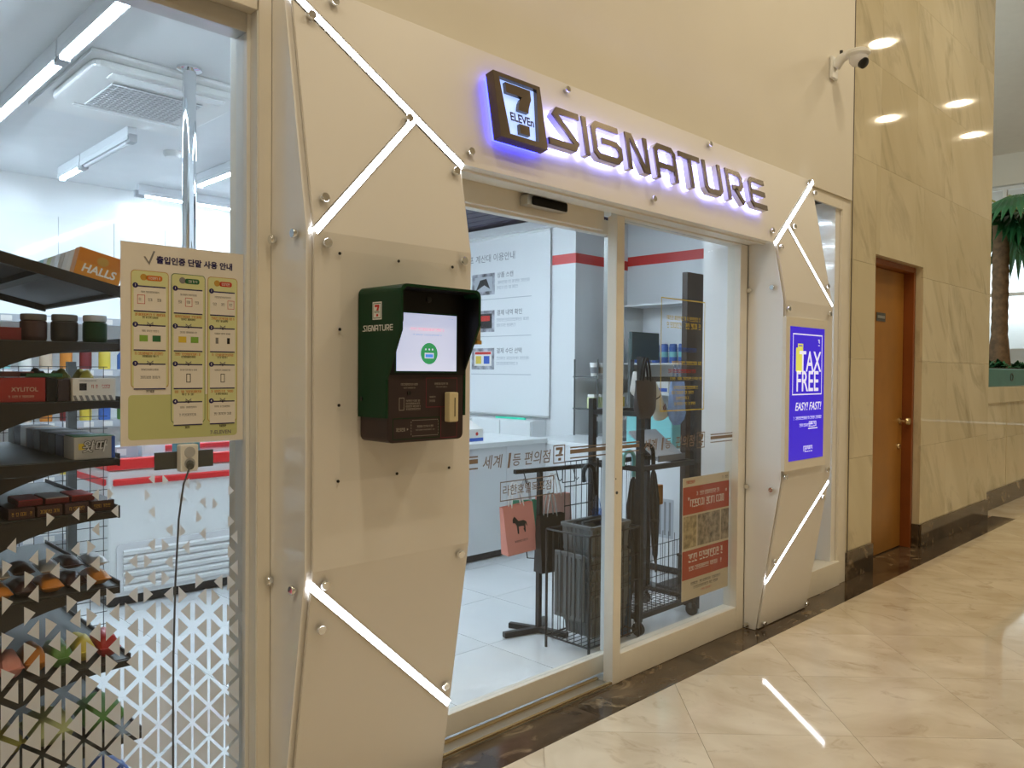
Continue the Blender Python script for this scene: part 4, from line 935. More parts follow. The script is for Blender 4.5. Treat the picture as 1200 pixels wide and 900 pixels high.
AC = thing('air_conditioner', 'white ceiling cassette air conditioner with grey lattice grille', 'air conditioner', (1.47, 4.1, SC_-0.06))
zc = SC_
MB().box((1.105, 3.66, zc-0.018), (1.86, 4.66, zc-0.001)).build('outer_tray', 'white_plastic', AC, bevel=0.004)
MB().prism(rrect(1.13, 3.72, 1.83, 4.36, 0.05), (Vector((0, 0, zc-0.018)), Vector((1, 0, 0)), Vector((0, 1, 0)), Vector((0, 0, -1))), 0, 0.034).build('cassette', 'white_plastic', AC, bevel=0.008)
gr = MB().box((1.265, 3.90, zc-0.056), (1.685, 4.29, zc-0.0522)).build('grille_bed', 'ink_lightgrey', AC)
for i in range(15): MB().bar((1.265+0.03*i, 3.90, zc-0.058), (1.265+0.03*i, 4.29, zc-0.058), 0.006, 0.005).build('grille_bar', 'tube_off', gr)
for i in range(14): MB().bar((1.265, 3.90+0.03*i, zc-0.0605), (1.685, 3.90+0.03*i, zc-0.0605), 0.006, 0.005).build('grille_bar', 'tube_off', gr)
for y0_, y1_ in ((3.76, 3.84), (4.315, 4.345)): MB().box((1.22, y0_, zc-0.060), (1.74, y1_, zc-0.0525)).build('flap', 'store_panel', AC, bevel=0.003)
tag(MB().lathe([(0.055, 0), (0.055, -0.018), (0.042, -0.035), (0.0, -0.038)], (2.0, 5.07, SC_-0.001), 24).build('smoke_detector', 'white_plastic', None, True), 'round white smoke detector on the store ceiling', 'detector')

# ---- chest freezer
FX0, FX1, FY0, FY1, FZ = 1.552, 3.25, 4.85, 5.55, 0.80
CF = thing('chest_freezer', 'white ice-cream chest freezer with red bands and louvred vent', 'freezer', ((FX0+FX1)/2, (FY0+FY1)/2, 0))
MB().box((FX0+0.01, FY0+0.03, 0.005), (FX1-0.01, FY1-0.01, 0.06)).build('plinth', 'kick_black', CF)
MB().box((FX0, FY0, 0.06), (FX1, FY1, FZ)).build('cabinet', 'white_plastic', CF, bevel=0.012)
MB().box((FX0-0.012, FY0-0.012, FZ+0.002), (FX1+0.012, FY0+0.05, FZ+0.068)).box((FX0-0.012, FY0+0.051, FZ+0.002), (FX0+0.05, FY1+0.012, FZ+0.068)).box((FX1-0.05, FY0+0.051, FZ+0.002), (FX1+0.012, FY1+0.012, FZ+0.068)).box((FX0+0.051, FY1-0.05, FZ+0.002), (FX1-0.051, FY1+0.012, FZ+0.068)).build('rim', 'red', CF, bevel=0.006)
MB().box((FX0+0.02, FY0-0.022, 0.712), (FX1-0.02, FY0-0.0005, 0.752)).build('bumper', 'red', CF, bevel=0.009)
MB().box((FX0-0.022, FY0+0.03, 0.712), (FX0-0.0005, FY1-0.02, 0.752)).build('bumper', 'red', CF, bevel=0.009)
MB().box((FX0+0.055, FY0+0.055, FZ+0.03), (FX1-0.055, FY1-0.055, FZ+0.045)).build('sliding_lid', 'clear_plastic', CF)
vg = MB().prism(rrect(FX0+0.04, 0.075, FX0+0.80, 0.372, 0.03), face_hall(FY0), 0.0005, 0.010).build('vent', 'letter_side', CF, bevel=0.002)
for k in range(6):
    z = 0.11+0.042*k
    MB().obox((FX0+0.42, FY0-0.018, z), (0.345, 0, 0), (0, 0.007, 0.005), (0, -0.004, 0.010)).build('louvre', 'white_plastic', vg)
    MB().box((FX0+0.08, FY0-0.0112, z-0.021), (FX0+0.76, FY0-0.0101, z-0.010)).build('louvre_gap', 'letter_side', vg)

# goods in and on the freezer
for k, (x, c, lab) in enumerate(((1.70, 'ink_lightgrey', 'small pale grey ice-cream carton on the freezer lid'), (1.86, 'store_wall', 'small pale blue ice-cream carton on the freezer lid'), (2.08, 'teal_paint', 'small teal ice-cream carton on the freezer lid'))):
    t = thing('ice_cream_carton', lab, 'carton', (x, 5.05, FZ+0.047))
    MB().box((x-0.07, 5.0, FZ+0.047), (x+0.07, 5.1, FZ+0.125)).build('body', c, t, bevel=0.003); MB().box((x-0.055, 4.9985, FZ+0.07), (x+0.0, 4.9995, FZ+0.11)).build('label_print', 'ink_white', t)

# ---- snack shelf unit standing just behind the glass
GX0, GX1, GY0, GY1 = 0.42, 0.806, 2.42, 3.20
GS = thing('snack_shelf', 'black gondola shelf unit with curved brackets beside the left window', 'shelf', (0.6, 2.8, 0))
MB().box((GX0-0.05, GY0, 0.0), (GX0, GY0+0.05, 1.86)).build('upright', 'black_metal', GS, bevel=0.002)
MB().box((GX0-0.05, GY1-0.05, 0.0), (GX0, GY1, 1.86)).build('upright', 'black_metal', GS, bevel=0.002)
MB().box((GX0-0.03, GY0+0.0505, 0.10), (GX0-0.02, GY1-0.0505, 1.85)).build('back_panel', 'grey_metal', GS)
SHZ = [1.470, 1.303, 1.137, 0.985, 0.765, 0.545, 0.32, 0.11]
def bracket(z, x1, dp, Y):
    P = [(GX0, z-0.002), (x1, z-0.002), (x1, z-0.020)]
    for k in range(1, 9):
        u = k/8.0; P.append((x1-(x1-GX0-0.015)*u, z-0.020-dp*(u**2.6)))
    P.append((GX0, z-0.022-dp))
    mb = MB(); return mb.prism(P, face_hall(Y), -0.012, 0)
for k, z in enumerate(SHZ):
    x1 = GX1 if k < 5 else GX1+0.03*(k-4)
    s_ = MB().box((GX0+0.001, GY0+0.013, z-0.016), (x1, GY1-0.013, z)).build('shelf_board', 'grey_metal', GS)
    for Y in (GY0, GY1-0.012): bracket(z, x1, 0.10, Y).build('bracket', 'black_metal', s_)
    MB().box((x1, GY0+0.012, z-0.024), (x1+0.004, GY1-0.012, z+0.012)).build('price_rail', 'black_metal', s_)
# tilted top tray
tz0, tz1 = 1.712, 1.622; txa, txb = 0.44, 0.815
td = Vector((txb-txa, 0, tz1-tz0)); tl = td.length; tu = td.normalized(); tn = Vector((-tu.z, 0, tu.x))
TF = (Vector((txa, GY0, tz0)), tu, Vector((0, 1, 0)), tn)        # (down the tilt, along Y)
tr2 = MB().prism([(0, 0.012), (tl, 0.012), (tl, 0.80), (0, 0.80)], TF, 0, 0.006).build('tilted_tray', 'ink_grey', GS)
MB().prism([(-0.05, 0), (tl+0.008, 0), (tl+0.008, 0.0115), (-0.05, 0.0115)], TF, -0.022, 0.008).build('tray_edge', 'black_metal', tr2)
MB().prism([(-0.05, 0.8005), (tl+0.008, 0.8005), (tl+0.008, 0.815), (-0.05, 0.815)], TF, -0.022, 0.008).build('tray_edge', 'black_metal', tr2)
MB().prism([(tl+0.0005, 0.012), (tl+0.010, 0.012), (tl+0.010, 0.80), (tl+0.0005, 0.80)], TF, -0.014, 0.018).build('front_lip', 'black_metal', tr2)
MB().prism([(0.17, 0.012), (0.20, 0.012), (0.20, 0.80), (0.17, 0.80)], TF, -0.02, -0.0005).build('tray_rib', 'black_metal', tr2)

def carton(name, label, cat, a, b, body, prints=(), group=None, lidm=None):
    """box of goods a..b; prints are (text or None, material, x, z, size) on the face towards the hall"""
    t = thing(name, label, cat, ((a[0]+b[0])/2, (a[1]+b[1])/2, a[2]), group)
    MB().box(a, b).build('carton_body', body, t, bevel=0.0015)
    fr = face_hall(a[1])
    for p in prints:
        mb = MB()
        if p[0] is None: mb.rect(fr, p[2], p[3], p[4], p[5], 0.0006)
        elif p[0] == '~': mb.scribble(fr, p[2], p[3], p[4], p[5], 0, 0.0009)
        else: mb.text(p[0], fr, p[4], p[2], p[3], t=0.0012, bold=p[5] if len(p) > 5 else 0.02, shear=p[6] if len(p) > 6 else 0)
        mb.build('print', p[1], t)
    if lidm: MB().box((a[0]+0.002, a[1]+0.002, b[2]), (b[0]-0.002, b[1]-0.002, b[2]+0.002)).build('top_flap', lidm, t)
    return t
# row of candy boxes on the tilted tray
def tray_box(label, y0, y1, body, u0, u1, h, face_txt=None):
    t = thing('candy_box', label, 'box', pt(TF, (u0+u1)/2, y0, 0.0065), None if face_txt else 'candy boxes lined up on the tilted tray')
    MB().prism([(u0, y0), (u1, y0), (u1, y1), (u0, y1)], TF, 0.0065, h).build('carton_body', body, t, bevel=0.001)
    fr = (pt(TF, 0, y0, 0), tu, tn, Vector((0, -1, 0)))
    if face_txt:
        MB().text(face_txt, fr, 0.032, (u0+u1)/2, h*0.36, t=0.0008, bold=0.03, shear=0.15).build('lettering', 'ink_white', t)
        MB().flat(circle((u0+u1)/2+0.005, h*0.72, 0.016, 14, 0.8), fr, 0.0008).build('emblem', 'ink_ochre', t)
        mb = MB(); mb.rect(fr, u0+0.002, h*0.55, u1-0.002, h*0.985, 0.0004); mb.build('upper_band', 'halls_upper', t)
    else:
        mb = MB()
        for k in range(3): mb.scribble(fr, u0+0.01, h*0.2+k*0.02, u1-0.01, 0.010, 0, 0.0005)
        mb.build('print', 'ink_lightgrey', t)
    return t
mat('halls_upper', (0.60, 0.20, 0.012), 0.4, vary=0.02)
mat('halls_orange', (0.66, 0.26, 0.012), 0.4, vary=0.03)
tray_box('orange HALLS candy box at the end of the tilted tray', 0.006, 0.050, 'halls_orange', 0.250, 0.372, 0.086, 'HALLS')
cols_ = [('paper_white', 'white'), ('paper_white', 'white'), ('tan_soft', 'tan'), ('store_panel', 'pale blue'), ('paper_white', 'white'), ('paper_green_light', 'pale green'), ('store_panel', 'pale blue'), ('umbrella_teal', 'teal'), ('paper_white', 'white')]
for k, (c, cn) in enumerate(cols_):
    tray_box('%s candy box on the tilted tray, %s behind the orange HALLS box' % (cn, ('first', 'second', 'third', 'fourth', 'fifth', 'sixth', 'seventh', 'eighth', 'ninth')[k]), 0.054+0.045*k, 0.096+0.045*k, c, 0.250, 0.372, 0.084)

def jar(label, x, y, z, r, h, body, lid):
    t = thing('gum_jar', label, 'jar', (x, y, z))
    MB().lathe([(r*0.9, 0), (r, 0.006), (r, h*0.70), (r*0.86, h*0.76)], (x, y, z), 22).build('bottle', body, t, True)
    MB().lathe([(r*0.94, h*0.765), (r*0.97, h*0.80), (r*0.97, h*0.97), (r*0.9, h), (0, h)], (x, y, z), 22).build('lid', lid, t, True)
    MB().lathe([(r*1.005, h*0.15), (r*1.005, h*0.62)], (x, y, z), 22).build('wrap_label', body, t, True)
mat('maroon', (0.16, 0.012, 0.015), 0.45, vary=0.05); mat('chocolate', (0.045, 0.018, 0.020), 0.4, vary=0.1); mat('xylitol_red', (0.30, 0.017, 0.014), 0.45, vary=0.04)
mat('silver_pack', (0.50, 0.50, 0.50), 0.3, 0.3, vary=0.1); mat('purple', (0.11, 0.02, 0.13), 0.4, vary=0.1); mat('pack_orange', (0.60, 0.22, 0.03), 0.4, vary=0.1)
mat('pack_green', (0.10, 0.25, 0.05), 0.4, vary=0.2); mat('pack_olive', (0.30, 0.28, 0.05), 0.4, vary=0.2); mat('pack_red', (0.50, 0.03, 0.03), 0.4, vary=0.15); mat('pack_yellow', (0.68, 0.52, 0.06), 0.4, vary=0.15); mat('pack_blue', (0.05, 0.14, 0.45), 0.4, vary=0.15)
zj = SHZ[0]+0.0005
jar('green gum jar with white lid on the top straight shelf', 0.755, 2.475, zj, 0.032, 0.078, 'kiosk_green', 'ink_lightgrey')
jar('black gum jar with grey lid beside the green jar', 0.676, 2.475, zj, 0.034, 0.076, 'ink_black', 'basket_grey')
jar('dark brown gum jar beside the dark red carton', 0.600, 2.480, zj, 0.033, 0.074, 'chocolate', 'basket_grey')
carton('gum_carton', 'dark red carton at the wall end of the top straight shelf', 'carton', (0.510, 2.44, zj), (0.562, 2.50, zj+0.034), 'maroon')
z = SHZ[1]+0.0005
carton('gum_carton', 'dark red XYLITOL gum carton on the second straight shelf', 'carton', (0.500, 2.435, z), (0.618, 2.52, z+0.066), 'xylitol_red', [('XYLITOL', 'tan_soft', 0.568, z+0.034, 0.016, 0.01), ('~', 'tan_soft', 0.53, z+0.012, 0.59, 0.006)])
carton('gum_carton', 'narrow black carton between the XYLITOL and the white striped carton', 'carton', (0.622, 2.440, z), (0.648, 2.52, z+0.064), 'kiosk_black')
carton('gum_carton', 'narrow brown carton touching the white striped carton', 'carton', (0.650, 2.440, z), (0.680, 2.52, z+0.062), 'kiosk_brown')
t = carton('gum_carton', 'white carton with red lettering and striped foot on the second shelf', 'carton', (0.684, 2.430, z), (0.797, 2.52, z+0.064), 'paper_white', [('~', 'ink_red', 0.728, z+0.036, 0.785, 0.010), (None, 'ink_black', 0.701, z+0.030, 0.720, z+0.050), ('~', 'ink_grey', 0.70, z+0.055, 0.745, 0.004)])
mb = MB(); fr = face_hall(2.430)
for k in range(7): mb.flat([(0.690+0.0155*k, z+0.001), (0.698+0.0155*k, z+0.001), (0.692+0.0155*k, z+0.016), (0.684+0.0155*k, z+0.016)] if k else [(0.690, z+0.001), (0.698, z+0.001), (0.692, z+0.016), (0.6845, z+0.016)], fr, 0.0006)
mb.build('stripes', 'ink_grey', t)
carton('flat_pack', 'flat green pack lying on the dark red gum carton', 'pack', (0.575, 2.45, z+0.0675), (0.665, 2.51, z+0.078), 'ink_green')
carton('flat_pack', 'flat pink pack lying on the dark red gum carton', 'pack', (0.530, 2.515, z+0.0675), (0.610, 2.57, z+0.082), 'pink_paper')
z = SHZ[2]+0.0005
mat('gum_silver', (0.45, 0.44, 0.42), 0.4, vary=0.03)
t = carton('gum_carton', 'silver gum carton with lettering 왓따 and blue end on the third shelf', 'carton', (0.688, 2.432, z), (0.796, 2.53, z+0.064), 'gum_silver', [(None, 'ink_blue', 0.786, z+0.0005, 0.7958, z+0.0635), ('왓따', 'ink_black', 0.739, z+0.034, 0.036, 0.05, 0.2), (None, 'ink_yellow', 0.699, z+0.028, 0.715, z+0.046)], lidm='ink_green')
MB().text('왓따', face_hall(2.432), 0.036, 0.739, z+0.034, t=0.002, bold=0.005, shear=0.2).build('lettering', 'ink_white', t)
cc = [('kiosk_blue_end', 'navy'), ('kiosk_black', 'black'), ('ink_grey', 'dark grey'), ('kiosk_black', 'black'), ('ink_lightgrey', 'light grey'), ('tan_soft', 'tan'), ('ink_grey', 'dark grey'), ('store_panel', 'white')]
mat('kiosk_blue_end', (0.02, 0.025, 0.12), 0.4, vary=0.03)
for k, (c, cn) in enumerate(cc):
    carton('gum_carton', '%s gum carton in the row behind the 왓따 carton, number %s from it' % (cn, ('one', 'two', 'three', 'four', 'five', 'six', 'seven', 'eight')[k]), 'carton', (0.690, 2.540+0.080*k, z), (0.790, 2.616+0.080*k, z+0.062), c)
def pack(name, label, c, size, m, rot=0.0, lean=0.0, txt=None, group=None):
    """pillow pack: puffed body with crimped ends; size = (w, d, h) lying"""
    t = thing(name, label, 'pack', c, group); w_, d_, h_ = size; mb = MB(); n = 8; q = Matrix.Rotation(rot, 3, 'Z') @ Matrix.Rotation(lean, 3, 'Y')
    top = []; bot = []
    for i in range(n+1):
        for j in range(n+1):
            u, v = i/n*2-1, j/n*2-1; b_ = (1-u**4)*(1-abs(v)**3)
            z_ = h_/2*b_**0.6+0.0008
            wob = 0.06*h_*math.sin(5*u+3*v+c[0]*40)
            top.append(Vector(c)+q @ Vector((u*w_/2, v*d_/2*(1-0.04*(1-u*u)), h_/2+z_+wob*b_))); bot.append(Vector(c)+q @ Vector((u*w_/2, v*d_/2*(1-0.04*(1-u*u)), h_/2-z_)))
    N_ = (n+1)**2; fs = []
    for i in range(n):
        for j in range(n):
            a = i*(n+1)+j; fs += [[a, a+1, a+n+2, a+n+1], [N_+a, N_+a+n+1, N_+a+n+2, N_+a+1]]
    for i in range(n):
        for e in (i*(n+1), i*(n+1)+n): fs.append([e, e+n+1, N_+e+n+1, N_+e])
        for e in (i, n*(n+1)+i): fs.append([e, e+1, N_+e+1, N_+e])
    mb.add(top+bot, fs); mb.build('wrapper', m, t, True)
    ed = MB()
    for s_ in (-1, 1): ed.add([Vector(c)+q @ Vector((s_*w_/2+a*0.006, b*d_/2, h_/2+e*0.0012)) for a in (-1, 1) for b in (-1, 1) for e in (-1, 1)], [(0,1,3,2),(4,6,7,5),(0,4,5,1),(2,3,7,6),(0,2,6,4),(1,5,7,3)])
    ed.build('crimp', m, t)
    return t
z = SHZ[3]+0.001
ORD = ['first', 'second', 'third', 'fourth', 'fifth', 'sixth', 'seventh', 'eighth']
for k in range(4):
    carton('chocolate_bar', 'dark purple chocolate bar flat on the fourth shelf, %s from the shelf tip' % ORD[k], 'bar', (0.735-0.068*k, 2.44, z), (0.797-0.068*k, 2.56, z+0.030), 'chocolate', [('~', 'ink_ochre', 0.742-0.068*k, z+0.010, 0.79-0.068*k, 0.010)])
for k in range(3):
    carton('chocolate_bar', 'maroon chocolate bar stacked on the purple bars, %s from the shelf tip' % ORD[k], 'bar', (0.690-0.066*k, 2.46, z+0.031), (0.750-0.066*k, 2.58, z+0.046), 'maroon', lidm='pack_red' if k % 2 == 0 else 'silver_pack')
z = SHZ[4]+0.001
for k in range(5): pack('candy_pack', 'silver and maroon candy pack on the fifth shelf, %s from the shelf tip' % ORD[k], (0.765-0.062*k, 2.52+0.02*(k % 2), z+0.052), (0.12, 0.052, 0.028), 'silver_pack' if k % 2 == 0 else 'chocolate', rot=1.52)
for k in range(5): pack('candy_pack', 'orange candy pack under the silver packs on the fifth shelf, %s from the shelf tip' % ORD[k], (0.765-0.062*k, 2.51, z), (0.12, 0.054, 0.040), 'pack_orange' if k % 2 == 0 else 'chocolate', rot=1.55)
z = SHZ[5]+0.001
for k, (c, cn) in enumerate((('pack_red', 'red'), ('pack_yellow', 'yellow'), ('pack_green', 'green'), ('pack_orange', 'orange'), ('pink_paper', 'pink'), ('purple', 'purple'))):
    pack('candy_pack', '%s candy pack on the sixth shelf' % cn, (0.790-0.062*k, 2.51+0.01*(k % 2), z), (0.12, 0.056, 0.070), c, rot=1.55)
z = SHZ[6]+0.001
for k, (c, cn) in enumerate((('pack_green', 'green'), ('paper_green', 'pale green'), ('pack_olive', 'olive'))):
    pack('snack_bag', 'large %s snack bag lying on the seventh shelf' % cn, (0.785-0.135*k, 2.54, z), (0.110, 0.16, 0.09), c, rot=0.04*k)
z = SHZ[7]+0.001
for k, (c, cn) in enumerate((('pack_blue', 'blue'), ('paper_white', 'white'), ('purple', 'purple'))):
    pack('snack_bag', 'large %s snack bag on the bottom shelf' % cn, (0.81-0.135*k, 2.54, z), (0.110, 0.16, 0.10), c, rot=0.04*k)
# snack bags standing on the second shelf behind the cartons
for k, (c, cn) in enumerate((('pack_yellow', 'yellow'), ('pack_olive', 'olive'), ('chocolate', 'brown'))):
    pack('snack_bag', '%s snack bag behind the white striped carton' % cn, (0.765-0.062*k, 2.62, SHZ[1]+0.002), (0.10, 0.050, 0.085), c, rot=1.55)

# ---- black wire grid screen behind the shelf unit
WG = thing('wire_screen', 'black wire grid screen behind the snack shelf', 'screen', (0.95, 3.45, 0))
for x in (0.62, 0.965): MB().box((x-0.015, 3.435, 0.0), (x+0.015, 3.465, 1.42)).build('post', 'grey_metal', WG)
mb = MB()
for k in range(10): mb.cyl((0.635+0.05*k, 3.45, 0.2), (0.635+0.05*k, 3.45, 1.40), 0.0016, 5)
for k in range(25): mb.cyl((0.62, 3.452, 0.2+0.05*k), (1.10, 3.452, 0.2+0.05*k), 0.0016, 5)
mb.build('wire_mesh', 'black_metal', WG)

# ---- white wall shelving at the back with goods
WS = thing('wall_shelving', 'white shelving with price strips against the back wall', 'shelf', (1.6, 6.2, 0))
MB().box((0.75, 6.36, 0.0), (2.25, 6.40, 1.98)).build('back_panel', 'white_plastic', WS)
for z in (0.25, 0.65, 1.02, 1.38, 1.74):
    b_ = MB().box((0.75, 6.02, z-0.02), (2.25, 6.359, z)).build('shelf_board', 'white_plastic', WS)
    MB().box((0.75, 6.012, z-0.045), (2.25, 6.0195, z+0.005)).build('price_rail', 'ink_lightgrey', b_)
    for k in range(12): MB().box((0.77+0.124*k, 6.0095, z-0.040), (0.835+0.124*k, 6.0118, z-0.004)).build('price_ticket', 'paper_white', b_)
gc = [('pack_green', 'green'), ('pack_yellow', 'yellow'), ('pack_orange', 'orange'), ('paper_white', 'white'), ('pack_red', 'red'), ('pack_blue', 'blue'), ('maroon', 'maroon'), ('tan_soft', 'tan'), ('umbrella_teal', 'teal')]
for zi, z in enumerate((0.65, 1.02, 1.38)):
    for k in range(11):
        c, cn = gc[(k*4+zi*5) % 9]; x = 0.80+0.125*k; hgt = 0.16+0.08*((k*7+zi*3) % 4)/3
        t = thing('grocery_bottle', '%s bottle on the %s wall shelf' % (cn, ('low', 'middle', 'upper')[zi]), 'bottle', (x, 6.10, z), 'groceries on the back wall shelving')
        MB().lathe([(0.036, 0.0005), (0.040, 0.01), (0.040, hgt*0.66), (0.016, hgt*0.85), (0.016, hgt*0.9)], (x, 6.10, z), 12).build('bottle', c, t, True)
        MB().lathe([(0.018, hgt*0.905), (0.018, hgt), (0, hgt)], (x, 6.10, z), 12).build('cap', 'ink_white', t)

# ================================================================== STORE INTERIOR, SEEN THROUGH THE DOOR
# ---- checkout counter, L-shaped
CT = thing('checkout_counter', 'long white checkout counter with dark kick line', 'counter', (3.9, 4.5, 0))
MB().box((3.30, 4.27, 0.005), (4.598, 4.85, 0.055)).build('kick_plate', 'kick_black', CT)
for k in range(3): MB().box((3.30+0.4335*k+0.0015, 4.245, 0.056), (3.30+0.4335*(k+1)-0.0015, 4.85, 0.83)).build('front_panel', 'counter_white', CT, bevel=0.002)
MB().box((3.28, 4.225, 0.831), (4.598, 4.90, 0.868)).build('worktop', 'white_plastic', CT, bevel=0.004)
CW = thing('counter_wing', 'white counter wing running towards the shop window', 'counter', (4.9, 3.6, 0))
MB().box((4.625, 2.95, 0.005), (5.2, 4.46, 0.055)).build('kick_plate', 'kick_black', CW)
for k in range(3): MB().box((4.601, 2.92+0.515*k+0.0015, 0.056), (5.2, 2.92+0.515*(k+1)-0.0015, 0.82)).build('front_panel', 'counter_white', CW, bevel=0.002)
MB().box((4.600, 2.90, 0.821), (5.22, 4.462, 0.852)).build('worktop', 'white_plastic', CW, bevel=0.004)
vt = MB().box((4.5985, 3.05, 0.25), (4.6005, 3.35, 0.52)).build('vent', 'ink_lightgrey', CW)
for k in range(7): MB().box((4.5965, 3.07+0.04*k, 0.27), (4.598, 3.085+0.04*k, 0.50)).build('louvre', 'ink_grey', vt)
tx = onY(566, 510, 4.42)
TB = thing('tissue_box', 'white box with blue and red foot on the checkout counter', 'box', (tx.x, 4.45, 0.8685))
MB().add([(3.80, 4.36, 0.8685), (4.03, 4.36, 0.8685), (4.03, 4.50, 0.8685), (3.80, 4.50, 0.8685), (3.80, 4.36, 0.96), (4.03, 4.36, 0.96), (4.00, 4.47, 1.02), (3.80, 4.47, 1.05)], [(0,3,2,1),(4,5,6,7),(0,1,5,4),(1,2,6,5),(2,3,7,6),(3,0,4,7)]).build('body', 'paper_white', TB)
fr = face_hall(4.36); MB().rect(fr, 3.801, 0.870, 4.029, 0.895, 0.001).build('blue_band', 'ink_blue', TB)
mb = MB(); mb.flat(circle(3.965, 0.925, 0.014, 12), fr, 0.001); mb.build('red_dot', 'ink_red', TB)
# low back cabinet under the banner
BC = thing('back_cabinet', 'low white cabinet row under the hanging banner', 'cabinet', (5.0, 5.4, 0))
MB().box((5.02, 4.80, 0.002), (5.198, 6.38, 0.955)).build('carcass', 'store_wall', BC)
for k in range(4): MB().box((5.004, 4.81+0.39*k, 0.06), (5.0195, 5.19+0.39*k, 0.945)).build('door_panel', 'white_plastic', BC, bevel=0.002)
# ---- banner
BN = thing('guide_banner', 'white hanging banner with Korean self-checkout guide and photographs', 'banner', (5.19, 5.3, 0.98))
MB().box((5.176, 4.745, 0.985), (5.180, 6.25, 2.655)).build('sheet', 'banner_vinyl', BN)
MB().cyl((5.178, 4.745, 2.655), (5.178, 6.25, 2.655), 0.012, 10).build('top_rod', 'white_plastic', BN, True)
MB().cyl((5.178, 4.745, 0.985), (5.178, 6.25, 0.985), 0.010, 10).build('bottom_rod', 'silver', BN, True)
fl = face_left(5.1755); mb = MB()
mb.text('셀프 계산대 이용안내', fl, 0.082, -5.18, 2.465, align='RIGHT', mi=0, t=0.0004)
for k, (zt, ti, pic) in enumerate(((2.327, '상품 스캔', 3), (1.972, '결제 내역 확인', 3), (1.612, '결제 수단 선택', 3))):
    mb.rect(fl, -5.775, zt-0.205, -5.455, zt, 0.0004, pic)
    mb.rect(fl, -5.735, zt-0.17, -5.49, zt-0.03, 0.0008, 5 if k == 2 else (1 if k else 4))
    if k == 2:
        mb.rect(fl, -5.725, zt-0.06, -5.50, zt-0.035, 0.0012, 6); mb.rect(fl, -5.715, zt-0.15, -5.635, zt-0.075, 0.0012, 7); mb.rect(fl, -5.60, zt-0.15, -5.52, zt-0.075, 0.0012, 8)
    if k == 1: mb.rect(fl, -5.66, zt-0.10, -5.52, zt-0.05, 0.0012, 6)
    if k == 0: mb.flat([(-5.72, zt-0.16), (-5.66, zt-0.06), (-5.57, zt-0.05), (-5.52, zt-0.15), (-5.60, zt-0.11)], fl, 0.0012, 1)
    mb.text(ti, fl, 0.056, -5.425, zt-0.030, align='LEFT', mi=0, t=0.0004, bold=0.008)
    mb.scribble(fl, -5.425, zt-0.110, -4.99, 0.028, 2, 0.0004); mb.scribble(fl, -5.425, zt-0.160, -5.14, 0.028, 2, 0.0004)
    mb.rect(fl, -5.78, zt-0.252, -4.97, zt-0.246, 0.0004, 2)
mb.build('print', ['ink_grey', 'ink_black', 'ink_lightgrey', 'photo_cool', 'ink_lightgrey', 'paper_white', 'ink_red', 'ink_yellow', 'ink_blue'], BN)
GL = MB().box((5.100, 4.97, 0.9555), (5.116, 5.35, 0.972)); tag(GL.build('reflection_strip', 'reflection_green'), 'thin strip with a reflected glow painted bright green, on the cabinet under the banner', 'strip')  # glowing reflection put in as a bright green bar

# ---- little wire rack with cups on the wing
WR = thing('cup_rack', 'small two-tier black wire rack with cups beside the white pillar', 'rack', (5.35, 4.25, 0.853))
for x in (5.12, 5.55):
    for y in (4.15, 4.40): MB().cyl((x, y, 0.853), (x, y, 1.50), 0.007, 8).build('post', 'grey_metal', WR)
for z in (1.075, 1.345): 
    MB().box((5.11, 4.14, z), (5.56, 4.41, z+0.012)).build('tier', 'grey_metal', WR); MB().box((5.11, 4.136, z-0.008), (5.56, 4.1395, z+0.024)).build('tier_edge', 'silver', WR)
LE = tag(MB().box((5.03, 4.10, 0.985), (5.60, 4.12, 1.02)).build('ledge_rail', 'white_plastic'), 'white rail below the small wire cup rack', 'rail')
LE.location.z = 0.99
for k in range(4):
    x = 5.165+0.095*k
    t = thing('paper_cup', 'white paper cup with %s sleeve on the upper tier of the wire rack' % ('tan' if k % 2 else 'grey'), 'cup', (x, 4.22, 1.358), 'paper cups on the upper tier')
    MB().lathe([(0.030, 0), (0.040, 0.10)], (x, 4.22, 1.358), 14).build('cup', 'paper_white', t, True); MB().lathe([(0.042, 0.10), (0.042, 0.112), (0, 0.114)], (x, 4.22, 1.358), 14).build('lid', 'ink_white', t)
    MB().lathe([(0.0335, 0.025), (0.0385, 0.075)], (x, 4.22, 1.358), 14).build('sleeve', 'tan_soft' if k % 2 else 'ink_grey', t, True)
for k in range(5):
    x = 5.155+0.085*k
    t = thing('drink_carton', ('yellow' if k > 2 else 'pale green')+' drink carton on the lower tier of the wire rack', 'carton', (x, 4.22, 1.088), 'drink cartons on the lower tier')
    MB().box((x-0.038, 4.18, 1.088), (x+0.038, 4.26, 1.18)).build('body', 'pack_yellow' if k > 2 else 'paper_green_light', t, bevel=0.002); MB().box((x-0.036, 4.185, 1.1805), (x+0.036, 4.255, 1.205)).build('top', 'paper_white', t, bevel=0.004)
MN = thing('checkout_monitor', 'dark green-grey checkout monitor seen from behind on the counter wing', 'monitor', (5.2, 3.78, 0.853))
mat('monitor_back', (0.035, 0.065, 0.065), 0.45, vary=0.05)
MB().box((5.05, 3.75, 1.494), (5.42, 3.78, 1.714)).build('screen_housing', 'monitor_back', MN, bevel=0.004)
MB().box((5.08, 3.785, 0.868), (5.13, 3.81, 1.66)).build('stand', 'grey_metal', MN)
MB().box((4.98, 3.70, 0.853), (5.20, 3.88, 0.8675)).build('foot', 'grey_metal', MN, bevel=0.003)
structure(MB().box((5.221, 2.90, 0.0), (5.938, 4.465, 0.85)).build('wall_counter_end', 'counter_white'))

